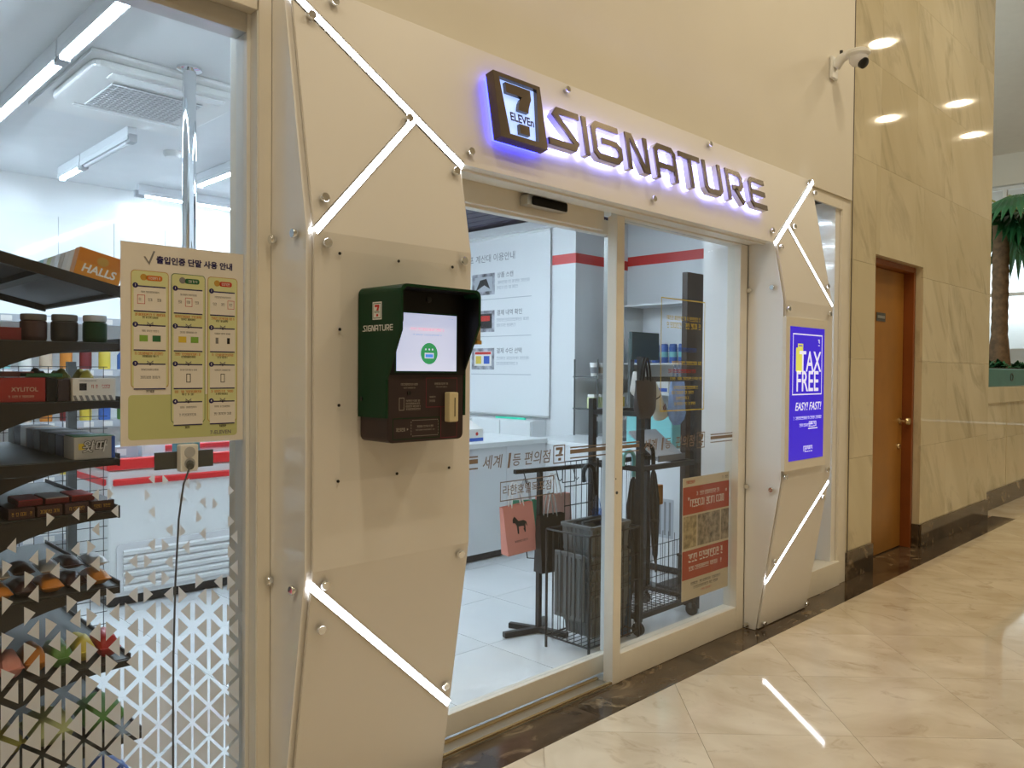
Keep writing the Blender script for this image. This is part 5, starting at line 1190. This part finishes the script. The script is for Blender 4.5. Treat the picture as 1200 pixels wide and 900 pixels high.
# ---- cabinet with blue goods on the right wall
DC = thing('wall_cabinet', 'open white wall cabinet holding blue cans', 'cabinet', (5.8, 3.6, 1.15))
MB().box((5.90, 2.95, 1.20), (5.936, 4.28, 1.98)).build('back_panel', 'store_panel', DC)
for y in (2.95, 3.62, 4.26): MB().box((5.62, y, 1.20), (5.899, y+0.02, 1.98)).build('side_panel', 'silver', DC)
for z in (1.20, 1.46, 1.97): MB().box((5.62, 2.975, z), (5.899, 4.255, z+0.014)).build('shelf_board', 'white_plastic', DC)
for k in range(6):
    y = 4.16-0.09*k; t = thing('blue_can', 'blue drink can standing in the white wall cabinet', 'can', (5.70, y, 1.475), 'blue cans in the wall cabinet')
    MB().lathe([(0.028, 0), (0.034, 0.008), (0.034, 0.15), (0.028, 0.162), (0, 0.160)], (5.70, y, 1.475), 14).build('can', 'pack_blue', t, True)
    MB().lathe([(0.0345, 0.05), (0.0345, 0.095)], (5.70, y, 1.475), 14).build('band', 'umbrella_teal', t, True)
for k, y in enumerate((3.52, 3.30, 3.10)):
    t = thing('blue_carton', 'large blue carton in the wall cabinet, %s from the cans' % ORD[k], 'carton', (5.72, y, 1.475))
    MB().box((5.64, y-0.095, 1.475), (5.82, y+0.095, 1.66)).build('body', 'pack_blue', t, bevel=0.002)
    mb = MB(); mb.scribble(face_left(5.64), -y-0.07, 1.56, -y+0.07, 0.035, 0, 0.001); mb.build('print', 'ink_white', t)
for k in range(4):
    y = 4.1-0.2*k; t = thing('white_carton', 'white carton on the bottom of the wall cabinet, %s from the checkout' % ORD[k], 'carton', (5.74, y, 1.215))
    MB().box((5.66, y-0.08, 1.2145), (5.84, y+0.08, 1.34)).build('body', 'paper_white', t, bevel=0.002); MB().rect(face_left(5.66), -y-0.07, 1.23, -y+0.07, 1.26, 0.001).build('print', ('ink_orange', 'ink_blue', 'ink_red', 'ink_leaf')[k], t)

# ---- paper bag stand
def arch(p, q, h, n=10, side=Vector((0, 0, 1))):
    p, q = Vector(p), Vector(q); return [p+(q-p)*(i/n)+side*(h*math.sin(math.pi*i/n)**0.8) for i in range(n+1)]
bp = onZ(625, 741, 0)
BX, BY = 3.075, 2.880
BS = thing('bag_stand', 'black T-shaped floor stand hung with paper bags', 'stand', (BX, BY, 0))
ztop = onX(628, 558, BX).z
MB().box((BX-0.012, BY-0.012, 0.028), (BX+0.012, BY+0.012, 0.861)).build('post', 'black_metal', BS)
for d in ((-0.20, 0.06), (0.04, -0.17), (0.16, 0.10), (-0.06, 0.16)):
    MB().bar((BX, BY, 0.016), (BX+d[0], BY+d[1], 0.016), 0.032, 0.028).build('foot', 'black_metal', BS, bevel=0.002)
MB().bar((BX-0.17, BY+0.02, 0.872), (BX+0.36, BY-0.05, 0.872), 0.022, 0.022).build('cross_bar', 'black_metal', BS)
for dx in (-0.12, -0.02, 0.10, 0.22): 
    y = BY-0.132*dx
    MB().tube([(BX+dx, y-0.012, 0.870), (BX+dx, y-0.024, 0.84), (BX+dx, y-0.03, 0.815), (BX+dx, y-0.045, 0.808), (BX+dx, y-0.055, 0.820)], 0.0028, 6).build('hook', 'black_metal', BS)
MB().tube([(BX+0.16, BY-0.02, 0.862), (BX+0.16, BY-0.02, 0.79), (BX+0.25, BY-0.03, 0.79), (BX+0.25, BY-0.03, 0.862)], 0.0035, 6).build('wire_loop', 'black_metal', BS)
MB().tube([(BX-0.015, BY-0.014, 0.58), (BX-0.14, BY-0.02, 0.58), (BX-0.11, BY-0.02, 0.42), (BX-0.016, BY-0.014, 0.40)], 0.003, 6).build('lower_wire', 'black_metal', BS)
def paper_bag(label, c, wd, hg, dp, ang, m, mside, handle, emblem=False, tilt=0.0):
    """c = centre of the bottom edge of the front face"""
    c = Vector(c); U = Vector((math.cos(ang), math.sin(ang), 0)); V = Vector((0, 0, 1)); N_ = U.cross(V)
    U2 = (U*math.cos(tilt)+V*math.sin(tilt)); V2 = (-U*math.sin(tilt)+V*math.cos(tilt))
    t = thing('paper_bag', label, 'bag', c); fr = (c, U2, V2, N_)
    mb = MB(); h = wd/2
    a = [pt(fr, -h, 0, 0), pt(fr, h, 0, 0), pt(fr, h, 0, -dp), pt(fr, -h, 0, -dp), pt(fr, -h, hg, -dp*0.30), pt(fr, h, hg, -dp*0.30), pt(fr, h, hg, -dp*0.75), pt(fr, -h, hg, -dp*0.75)]
    mb.add(a, [(0, 1, 5, 4)], 0); mb.add(a, [(2, 3, 7, 6)], 0); mb.add(a, [(0, 3, 2, 1)], 0)
    for (b0, b1, b2, b3) in ((1, 2, 6, 5), (3, 0, 4, 7)):
        mb.add([a[b0], a[b1], a[b2], a[b3]], [(0, 1, 2, 3)], 1)
    mb.build('sleeve', [m, mside], t)
    for d in (-dp*0.31, -dp*0.74):
        MB().tube(arch(pt(fr, -h*0.4, hg*0.96, d), pt(fr, h*0.4, hg*0.96, d), 0.125, side=V2), 0.0035, 6).build('handle', handle, t)
    if emblem:
        k = 0.05; o2 = (pt(fr, 0.0, hg*0.58, -dp*0.30*0.58+0.0015), U2, (pt(fr, 0, 1, -dp*0.30/hg)-pt(fr, 0, 0, 0)).normalized(), N_)
        hs = [(-1.0, .35), (-.95, .75), (-.7, 1.0), (-.55, .85), (-.2, .45), (.5, .45), (.85, .25), (.95, -.25), (.8, -.1), (.7, .1), (.62, -.8), (.45, -.8), (.45, -.15), (-.25, -.1), (-.3, -.85), (-.48, -.85), (-.5, 0), (-.7, .3)]
        MB().flat([(x*k*0.9, y*k) for x, y in hs], o2, 0.001).build('horse_emblem', 'ink_black', t)
        mb = MB(); mb.scribble(o2, -0.045, -0.085, 0.045, 0.010, 0, 0.001); mb.build('print', 'ink_black', t)
    return t
# placed under the bar hooks
paper_bag('pink paper bag with a dark horse emblem on the black stand', (2.925, 2.850, 0.455), 0.185, 0.25, 0.07, R(-12), 'pink_paper', 'pink_paper_dark', 'ink_white', True, 0.10)
paper_bag('green paper bag squeezed behind the horse emblem bag', (3.025, 2.925, 0.455), 0.15, 0.25, 0.05, R(-25), 'green_paper', 'green_paper', 'ink_lightgrey')
paper_bag('black paper bag hanging before the second pink bag', (3.075, 2.770, 0.345), 0.165, 0.30, 0.07, R(-8), 'black_paper', 'black_paper', 'ink_lightgrey')
paper_bag('pale pink paper bag behind the black bag', (3.20, 2.86, 0.455), 0.22, 0.27, 0.08, R(-8), 'pale_pink_paper', 'pink_paper', 'ink_white')

# ---- wire stand with grey shopping baskets
def basket(label, c, wd, dp, hg, m, ang=0.0, flipped=False, slats=True, group=None):
    """open plastic basket, tapered, with rim, slits and handle"""
    t = thing('shopping_basket', label, 'basket', c, group); c = Vector(c); q = Matrix.Rotation(ang, 3, 'Z')
    def P(x, y, z): return c+q @ Vector((x, y, z))
    k = 0.86; W0, D0 = wd/2*k, dp/2*k; W1, D1 = wd/2, dp/2
    mb = MB(); a = [P(-W0, -D0, 0), P(W0, -D0, 0), P(W0, D0, 0), P(-W0, D0, 0), P(-W1, -D1, hg), P(W1, -D1, hg), P(W1, D1, hg), P(-W1, D1, hg)]
    th = 0.006; b = [P(-W0+th, -D0+th, th), P(W0-th, -D0+th, th), P(W0-th, D0-th, th), P(-W0+th, D0-th, th), P(-W1+th, -D1+th, hg), P(W1-th, -D1+th, hg), P(W1-th, D1-th, hg), P(-W1+th, D1-th, hg)]
    mb.add(a+b, [(0,3,2,1),(8,9,10,11)]+[(i, (i+1) % 4, (i+1) % 4+4, i+4) for i in range(4)]+[(i+8, i+12, (i+1) % 4+12, (i+1) % 4+8) for i in range(4)]+[(i+4, (i+1) % 4+4, (i+1) % 4+12, i+12) for i in range(4)])
    mb.build('tub', m, t)
    rim = MB()
    for i in range(4): rim.bar(a[4+i], a[4+(i+1) % 4], 0.022, 0.016)
    rim.build('rim', m, t, bevel=0.002)
    rb = MB()
    for i in range(4):
        p0, p1, p2, p3 = a[i], a[(i+1) % 4], a[(i+1) % 4+4], a[i+4]
        n_ = 7
        for j in range(1, n_): u = j/n_; rb.bar(p0+(p1-p0)*u, p3+(p2-p3)*u, 0.008, 0.012)
        for v in (0.3, 0.6): rb.bar(p0+(p3-p0)*v, p1+(p2-p1)*v, 0.010, 0.010)
    rb.build('ribs', m, t)
    hn = MB()
    for s_ in (-1, 1): hn.tube([P(-W1*0.95, s_*D1*0.35, hg), P(-W1*0.9, s_*D1*0.2, hg+0.018), P(W1*0.9, s_*D1*0.2, hg+0.018), P(W1*0.95, s_*D1*0.35, hg)], 0.007, 6)
    hn.build('handle', 'kick_black', t); return t
SBX0, SBX1, SBY0, SBY1 = 2.94, 3.34, 2.42, 2.70
SS = thing('basket_stand', 'black wire stand holding grey shopping baskets and an umbrella', 'stand', (3.14, 2.56, 0))
for x, y in ((SBX0, SBY0), (SBX1, SBY0), (SBX1, SBY1), (SBX0, SBY1)): MB().cyl((x, y, 0.0), (x, y, 0.93 if (y > 2.5 and x > 3) else 0.60), 0.007, 8).build('post', 'black_metal', SS)
mb = MB()
for z in (0.06, 0.60):
    for p, q in (((SBX0, SBY0), (SBX1, SBY0)), ((SBX1, SBY0), (SBX1, SBY1)), ((SBX1, SBY1), (SBX0, SBY1)), ((SBX0, SBY1), (SBX0, SBY0))): mb.cyl((*p, z), (*q, z), 0.005, 6)
mb.build('hoop', 'black_metal', SS)
mb = MB()
for k in range(1, 9): mb.cyl((SBX0+0.0444*k, SBY0, 0.06), (SBX0+0.0444*k, SBY0, 0.60), 0.0022, 5)
for k in range(1, 6): mb.cyl((SBX0, SBY0+0.0467*k, 0.06), (SBX0, SBY0+0.0467*k, 0.60), 0.0022, 5); mb.cyl((SBX1, SBY0+0.0467*k, 0.06), (SBX1, SBY0+0.0467*k, 0.60), 0.0022, 5)
for k in range(1, 9): mb.cyl((SBX0+0.0444*k, SBY1, 0.06), (SBX0+0.0444*k, SBY1, 0.93 if k > 2 else 0.60), 0.0022, 5)
for z in (0.7, 0.8, 0.93): mb.cyl((SBX0+0.13, SBY1, z), (SBX1, SBY1, z), 0.003, 5)
for k in range(1, 8): mb.cyl((SBX0, SBY0+0.035*k, 0.065), (SBX1, SBY0+0.035*k, 0.065), 0.0022, 5)
for z in (0.20, 0.33, 0.46): mb.cyl((SBX0, SBY0, z), (SBX1, SBY0, z), 0.0022, 5)
wm = mb.build('wires', 'black_metal', SS)
for k, lab in enumerate(('lowest of the nested grey shopping baskets in the wire stand', 'second lowest grey shopping basket in the wire stand', 'middle grey shopping basket in the wire stand', 'second highest grey shopping basket in the wire stand', 'topmost deep grey shopping basket in the wire stand')):
    basket(lab, (3.165, 2.565, 0.075+0.062*k), 0.30, 0.20, 0.21 if k < 4 else 0.30, 'basket_grey')
t = thing('folded_basket', 'flat grey folded basket standing upright at the end of the wire stand', 'basket', (2.962, 2.56, 0.17))
MB().box((2.952, 2.47, 0.17), (2.968, 2.66, 0.50)).build('panel', 'basket_grey', t, bevel=0.004)
for k in range(6): MB().box((2.946, 2.485+0.03*k, 0.19), (2.9515, 2.497+0.03*k, 0.48)).build('rib', 'basket_grey', t)
t = thing('blue_crate', 'dark blue folded crate standing between the basket stand and the rack', 'crate', (3.37, 2.62, 0))
MB().box((3.352, 2.50, 0.002), (3.366, 2.74, 0.45)).build('panel', 'basket_blue', t, bevel=0.004); MB().box((3.367, 2.50, 0.002), (3.385, 2.74, 0.43)).build('panel', 'basket_blue', t, bevel=0.004)

def umbrella(label, top, tip, rmax, m_canopy, m_handle, hook_dir, hook_r=0.045, handle_len=0.10):
    """closed umbrella: top = where the crook starts, tip = ferrule end"""
    top, tip = Vector(top), Vector(tip); d = (tip-top).normalized(); L_ = (tip-top).length
    t = thing('umbrella', label, 'umbrella', tip)
    a = d.orthogonal().normalized(); b = d.cross(a); n = 16; prof = [(0.006, handle_len), (rmax*0.55, handle_len+0.03), (rmax, handle_len+0.16), (rmax*0.9, L_*0.55), (rmax*0.5, L_*0.85), (0.005, L_-0.05)]
    mb = MB(); vs_ = []
    for r_, h in prof: vs_ += [top+d*h+(a*math.cos(2*math.pi*j/n)+b*math.sin(2*math.pi*j/n))*r_*(1.0 if j % 2 else 0.72) for j in range(n)]
    mb.add(vs_, [[i*n+j, i*n+(j+1) % n, (i+1)*n+(j+1) % n, (i+1)*n+j] for i in range(len(prof)-1) for j in range(n)]+[list(range(n)), list(range((len(prof)-1)*n, len(prof)*n))])
    mb.build('canopy', m_canopy, t)
    MB().cyl(top+d*(L_-0.06), tip, 0.004, 8).build('ferrule', 'grey_metal', t)
    h = Vector(hook_dir).normalized(); c = top+h*hook_r
    path = [top+d*handle_len, top]+[c-h*hook_r*math.cos(R(x))-d*hook_r*math.sin(R(x)) for x in range(20, 181, 20)]+[c+h*hook_r+d*0.035]
    MB().tube(path, 0.0115, 10).build('handle', m_handle, t, True)
    MB().cyl(top+d*(L_*0.55), top+d*(L_*0.55+0.015), rmax*0.92, 14).build('strap', m_canopy, t)
    return t
u_top = onY(686, 566, 2.60)
umbrella('umbrella with black crook handle and clear canopy in the basket stand', (3.215, 2.62, 0.865), (3.31, 2.66, 0.50), 0.034, 'clear_plastic', 'kiosk_black', (-1, -0.1, 0), 0.05, 0.12)

# ---- black wheeled rack with bags and umbrellas behind the fixed pane
CX0, CX1, CY0, CY1 = 3.415, 3.93, 2.475, 2.80
RK = thing('wheeled_rack', 'black wheeled rack with mesh base behind the fixed glass pane', 'rack', (3.67, 2.64, 0))
zt_ = onY(746, 418, CY0).z
for x, y, z1 in ((CX0, CY0, zt_), (CX1, CY0, 0.90), (CX1, CY1, 1.25), (CX0, CY1, 1.25)):
    MB().box((x-0.016, y-0.016, 0.075), (x+0.016, y+0.016, z1)).build('post', 'black_metal', RK)
    ws = MB().cyl((x-0.012, y, 0.036), (x+0.012, y, 0.036), 0.034, 18).build('wheel', 'kick_black', RK, True)
    MB().box((x-0.018, y-0.01, 0.045), (x-0.0135, y+0.01, 0.075)).box((x+0.0135, y-0.01, 0.045), (x+0.018, y+0.01, 0.075)).build('fork', 'grey_metal', ws)
def rail(z, p, q, wd=0.028): MB().bar((*p, z), (*q, z), wd, 0.026).build('rail', 'black_metal', RK)
for z in (0.10,):
    rail(z, (CX0+0.017, CY0), (CX1-0.017, CY0)); rail(z, (CX1, CY0+0.017), (CX1, CY1-0.017)); rail(z, (CX1-0.017, CY1), (CX0+0.017, CY1)); rail(z, (CX0, CY1-0.017), (CX0, CY0+0.017))
rail(0.885, (CX0+0.017, CY0), (CX1-0.017, CY0)); rail(0.885, (CX0, CY0+0.017), (CX0, CY1-0.017)); rail(0.885, (CX1, CY0+0.017), (CX1, CY1-0.017)); rail(0.885, (CX0+0.017, CY1), (CX1-0.017, CY1))
rail(1.175, (CX0+0.017, CY1), (CX1-0.017, CY1)); rail(1.175, (CX0, CY0+0.017), (CX0, CY1-0.017))
rail(1.36, (CX0+0.017, CY0), (CX0+0.5, CY0+0.0), 0.024); MB().box((CX0+0.5, CY0-0.014, 0.90), (CX0+0.53, CY0+0.014, 1.374)).build('stub_post', 'black_metal', RK)
mb = MB()
for k in range(1, 13): mb.cyl((CX0+0.0396*k, CY0, 0.11), (CX0+0.0396*k, CY0, 0.46), 0.0018, 5); mb.cyl((CX0+0.0396*k, CY1, 0.11), (CX0+0.0396*k, CY1, 0.88), 0.0018, 5); mb.cyl((CX0+0.0396*k, CY0, 0.115), (CX0+0.0396*k, CY1, 0.115), 0.0018, 5)
for k in range(1, 8): mb.cyl((CX0, CY0+0.0406*k, 0.11), (CX0, CY0+0.0406*k, 0.46), 0.0018, 5); mb.cyl((CX0, CY0+0.0406*k, 0.113), (CX1, CY0+0.0406*k, 0.113), 0.0018, 5); mb.cyl((CX1, CY0+0.0406*k, 0.11), (CX1, CY0+0.0406*k, 0.46), 0.0018, 5)
for z in (0.20, 0.29, 0.38, 0.46): mb.cyl((CX0, CY0, z), (CX1, CY0, z), 0.0022, 5); mb.cyl((CX0, CY1, z), (CX1, CY1, z), 0.0022, 5)
mb.build('mesh_basket', 'black_metal', RK)
umbrella('black umbrella with pale teal crook handle in the wheeled rack', (3.475, 2.56, 0.93), (3.50, 2.585, 0.15), 0.036, 'umbrella_black', 'umbrella_teal', (-1, 0.1, 0), 0.042, 0.10)
umbrella('slim black umbrella with black crook in the wheeled rack', (3.575, 2.505, 0.96), (3.61, 2.505, 0.30), 0.030, 'umbrella_black', 'kiosk_black', (0.2, 1, 0), 0.040, 0.09)
def soft_bag(name, label, c, wd, hg, dp, ang, m, handle=None, hh=0.14, tilt=0.0, slump=0.0, emblem=None):
    """soft hanging bag: rounded sack with creases; c = bottom centre"""
    c = Vector(c); t = thing(name, label, 'bag', c); n, rings = 20, 9; mb = MB(); vs_ = []
    q = Matrix.Rotation(ang, 3, 'Z') @ Matrix.Rotation(tilt, 3, 'Y')
    for i in range(rings):
        v = i/(rings-1); wk = (0.55+0.45*math.sin(min(1, v*3.2)*math.pi/2))*(1-slump*v*v); dk = math.sin(min(1, v*4)*math.pi/2)*(1-0.62*v)
        for j in range(n):
            a = 2*math.pi*j/n; cr_ = 1+0.05*math.sin(5*a+v*4)
            x = math.copysign(abs(math.cos(a))**0.6, math.cos(a)); y = math.copysign(abs(math.sin(a))**0.6, math.sin(a))
            vs_.append(c+q @ Vector((x*wd/2*wk*cr_, y*dp/2*max(dk, 0.15)*cr_, hg*v)))
    mb.add(vs_, [[i*n+j, i*n+(j+1) % n, (i+1)*n+(j+1) % n, (i+1)*n+j] for i in range(rings-1) for j in range(n)]+[list(range(n-1, -1, -1))]+[list(range((rings-1)*n, rings*n))])
    mb.build('sack', m, t, True)
    if handle:
        for s_ in (-1, 1):
            p = c+q @ Vector((-wd*0.2, s_*dp*0.16, hg*0.97)); e = c+q @ Vector((wd*0.2, s_*dp*0.16, hg*0.97)); MB().tube(arch(p, e, hh), 0.006, 6).build('handle', handle, t, True)
    return t
soft_bag('tote_bag', 'black glossy tote bag hanging on the left post of the wheeled rack', (3.385, 2.425, 1.155), 0.150, 0.20, 0.06, R(-6), 'bag_brown', 'kiosk_black', 0.12)
# cream bottle bag leaning on the rack
t = thing('bottle_bag', 'cream cylindrical bottle bag with strap and dark mark leaning in the rack', 'bag', (3.66, 2.62, 1.19))
p0, p1 = Vector((3.875, 2.66, 1.135)), Vector((3.745, 2.66, 1.33))
MB().lathe([(0.038, 0), (0.045, 0.006), (0.045, (p1-p0).length-0.02), (0.036, (p1-p0).length), (0, (p1-p0).length)], p0, 20, (p1-p0)).build('sleeve', 'bag_cream', t, True)
MB().lathe([(0.0458, 0.145), (0.0458, 0.153)], p0, 20, (p1-p0)).build('strap_band', 'bag_brown', t, True)
MB().lathe([(0.040, (p1-p0).length+0.0005), (0.040, (p1-p0).length+0.022), (0.030, (p1-p0).length+0.03), (0, (p1-p0).length+0.03)], p0, 20, (p1-p0)).build('cap', 'paper_white', t, True)
dd = (p1-p0).normalized(); fr = (p0+Vector((0, -0.0462, 0)), Vector((-dd.z, 0, dd.x))*-1, dd, Vector((0, -1, 0)))
mb = MB()
for a in (-0.012, 0.0, 0.012): mb.flat([(a-0.004, 0.05), (a+0.002, 0.05), (a+0.008, 0.085), (a+0.002, 0.085)], fr, 0.0008)
mb.build('mark', 'maroon', t)
soft_bag('plastic_bag', 'translucent blue plastic bag hanging on the wheeled rack', (3.945, 2.60, 1.09), 0.15, 0.26, 0.08, 0.1, 'clear_blue' if 'clear_blue' in MATS else 'clear_plastic', 'clear_plastic', 0.10)
soft_bag('plastic_bag', 'clump of white plastic bags at the top of the wheeled rack', (3.74, 2.72, 1.25), 0.17, 0.15, 0.10, 0.3, 'paper_white', None)
# grey folded bags / slanted flap on the middle of the rack
t = thing('slanted_tray', 'grey slanted leaflet tray on the middle of the wheeled rack', 'tray', (3.7, 2.62, 0.9))
MB().obox((3.77, 2.62, 0.985), (0.13, 0, 0), (0, 0.10, 0.07), (0, -0.004, 0.006)).build('sheet', 'ink_lightgrey', t); MB().box((3.64, 2.512, 0.901), (3.90, 2.52, 0.935)).build('front_lip', 'ink_grey', t)
# tall dark stand at the right
DS = thing('display_stand', 'tall dark brown display stand behind the fixed pane', 'stand', (4.38, 2.80, 0))
mat('dark_wood', (0.030, 0.017, 0.012), 0.35, vary=0.25, scale=9)
MB().box((4.29, 2.76, 0.03), (4.475, 2.80, 2.03)).build('front_board', 'dark_wood', DS, bevel=0.002)
MB().box((4.50, 2.82, 0.03), (4.56, 2.90, 1.98)).build('rear_post', 'kiosk_black', DS, bevel=0.002)
MB().box((4.25, 2.70, 0.001), (4.58, 2.95, 0.03)).build('foot', 'kick_black', DS, bevel=0.004)
for z in (0.6, 1.0, 1.4): MB().box((4.476, 2.765, z), (4.60, 2.89, z+0.012)).build('shelf_board', 'dark_wood', DS)
for z, m, lab, nm in ((1.013, 'umbrella_teal', 'teal storage tin on the tall dark stand', 'storage_tin'), (0.613, 'pack_orange', 'orange box on the tall dark stand', 'orange_box')):
    t = thing(nm, lab, 'box', (4.54, 2.80, z)); MB().box((4.482, 2.745, z), (4.60, 2.81, z+0.17)).build('body', m, t, bevel=0.004); MB().box((4.480, 2.743, z+0.1705), (4.602, 2.812, z+0.19)).build('lid', m, t, bevel=0.003)
# goods beyond the rack on and by the wing
t = thing('teal_tub', 'large teal tub on the counter wing', 'tub', (4.86, 3.35, 0.853)); MB().box((4.72, 3.15, 0.8525), (5.02, 3.55, 1.10)).build('body', 'umbrella_teal', t, bevel=0.01); MB().box((4.71, 3.14, 1.101), (5.03, 3.56, 1.125)).build('lid', 'teal_paint', t, bevel=0.006)
t = thing('orange_caddy', 'orange caddy on the floor behind the wheeled rack', 'caddy', (4.30, 3.02, 0)); MB().box((4.16, 2.97, 0.53), (4.36, 3.10, 0.66)).build('bin', 'pack_orange', t, bevel=0.006); MB().box((4.22, 3.01, 0.006), (4.28, 3.05, 0.5295)).build('pedestal', 'grey_metal', t); MB().box((4.15, 2.96, 0.0005), (4.35, 3.11, 0.006)).build('base', 'grey_metal', t)
pack('snack_bag', 'purple snack bag on top of the black floor box', (4.20, 2.56, 0.305), (0.16, 0.10, 0.08), 'purple', 0.2)
t = thing('floor_box', 'low black box on the store floor beside the tall stand', 'box', (4.17, 2.53, 0)); MB().box((4.06, 2.47, 0.002), (4.30, 2.66, 0.29)).build('body', 'kick_black', t, bevel=0.004); MB().box((4.055, 2.465, 0.2905), (4.305, 2.665, 0.303)).build('lid', 'kiosk_black', t, bevel=0.002)

# ================================================================== PLANTER AND PALM BEYOND THE MARBLE CORNER
PT = thing('planter_trough', 'long teal planter trough on the low marble wall', 'planter', (11.5, 2.75, 1.27))
MB().box((9.0, 2.34, 1.271), (14.0, 3.10, 1.465)).build('trough', 'teal_paint', PT, bevel=0.01)
MB().box((9.02, 2.36, 1.4655), (13.98, 3.08, 1.475)).build('soil_bed', 'soil', PT)
cx = onY(1186, 442, 2.335)
mb = MB(); 
for k in range(20):
    a0, a1_ = 2*math.pi*k/20, 2*math.pi*(k+1)/20
    mb.prism([(cx.x+0.058*math.cos(a0), cx.z+0.045*math.sin(a0)), (cx.x+0.058*math.cos(a1_), cx.z+0.045*math.sin(a1_)), (cx.x+0.044*math.cos(a1_), cx.z+0.033*math.sin(a1_)), (cx.x+0.044*math.cos(a0), cx.z+0.033*math.sin(a0))], face_hall(2.3395), 0, 0.006)
mb.build('ring_ornament', 'grey_metal', PT)
def leafy(label, x, y, z, n, s):
    t = thing('leafy_plant', label, 'plant', (x, y, z), 'low plants in the teal trough'); mb = MB()
    for k in range(n):
        a = rnd.uniform(0, 2*math.pi); e = rnd.uniform(0.3, 1.2); d = Vector((math.cos(a)*math.cos(e), math.sin(a)*math.cos(e), math.sin(e))); p = Vector((x+rnd.uniform(-.12, .12), y+rnd.uniform(-.12, .12), z)); l = s*rnd.uniform(0.6, 1.1)
        sd = d.cross(Vector((0, 0, 1))).normalized()*l*0.22; u_ = sd.cross(d).normalized()*0.012
        mb.add([p, p+d*l*0.5+sd, p+d*l-Vector((0, 0, l*0.2)), p+d*l*0.5-sd, p+d*l*0.5+u_], [(0, 1, 4), (1, 2, 4), (2, 3, 4), (3, 0, 4)])
    mb.build('foliage', 'leaf', t)
TXp = onY(1171, 400, 2.68)
for k in [q for q in range(9) if abs(9.3+0.5*q-TXp.x) > 0.27]: leafy('low dark green plant growing in the teal trough', 9.3+0.5*k, 2.55+0.1*(k % 2), 1.47, 46, 0.15)
PM = thing('palm_tree', 'fan palm with brown trunk in the teal trough', 'palm', (TXp.x, 2.68, 1.475))
prof = [(0.135, 0.0), (0.12, 0.12), (0.10, 0.35)]+[(0.088+0.006*(k % 2), 0.42+0.07*k) for k in range(23)]
MB().lathe([(r_, h) for r_, h in prof], (TXp.x, 2.68, 1.472), 18).build('trunk', 'bark', PM, True)
crown = Vector((TXp.x, 2.68, 1.472+1.98))
def fan(dirv, stem, rad, nb=26, spread=R(230), droop=0.5):
    d = Vector(dirv).normalized(); hub = crown+d*stem
    st = MB().tube([crown-d*0.05, crown+d*stem*0.5+Vector((0, 0, 0.08)), hub], 0.012, 6).build('stalk', 'pack_olive', PM)
    side = d.cross(Vector((0, 0, 1))).normalized(); upv = side.cross(d); mb = MB()
    for k in range(nb):
        a = -spread/2+spread*k/(nb-1); q = (d*math.cos(a)+side*math.sin(a)).normalized(); tq = (side*math.cos(a)-d*math.sin(a)); wd = rad*0.075
        P = []
        for i in range(5):
            u = i/4; c_ = hub+q*rad*u+Vector((0, 0, -droop*rad*u*u)); w_ = wd*(0.35+1.3*u*(1-u)*2)*(1 if i < 4 else 0.05)
            P += [c_-tq*w_, c_+upv*w_*0.5, c_+tq*w_]
        mb.add(P, [(3*i+j, 3*i+j+1, 3*i+j+4, 3*i+j+3) for i in range(4) for j in range(2)])
    mb.build('frond', 'leaf', st)
fan((0.12, -0.40, -0.90), 0.12, 0.70, nb=30, spread=R(190), droop=0.05); fan((-0.1, -0.5, -0.75), 0.16, 0.62, nb=26, spread=R(200), droop=0.1); fan((0.55, -0.75, -0.15), 0.32, 0.62, droop=0.75); fan((-0.6, -0.5, 0.1), 0.35, 0.6, droop=0.7); fan((0.9, 0.3, 0.2), 0.4, 0.62, droop=0.6)
fan((-0.4, 0.8, 0.3), 0.4, 0.6); fan((0.1, -0.9, -0.45), 0.25, 0.6, droop=0.8); fan((0.75, -0.45, -0.4), 0.30, 0.6, droop=0.9)
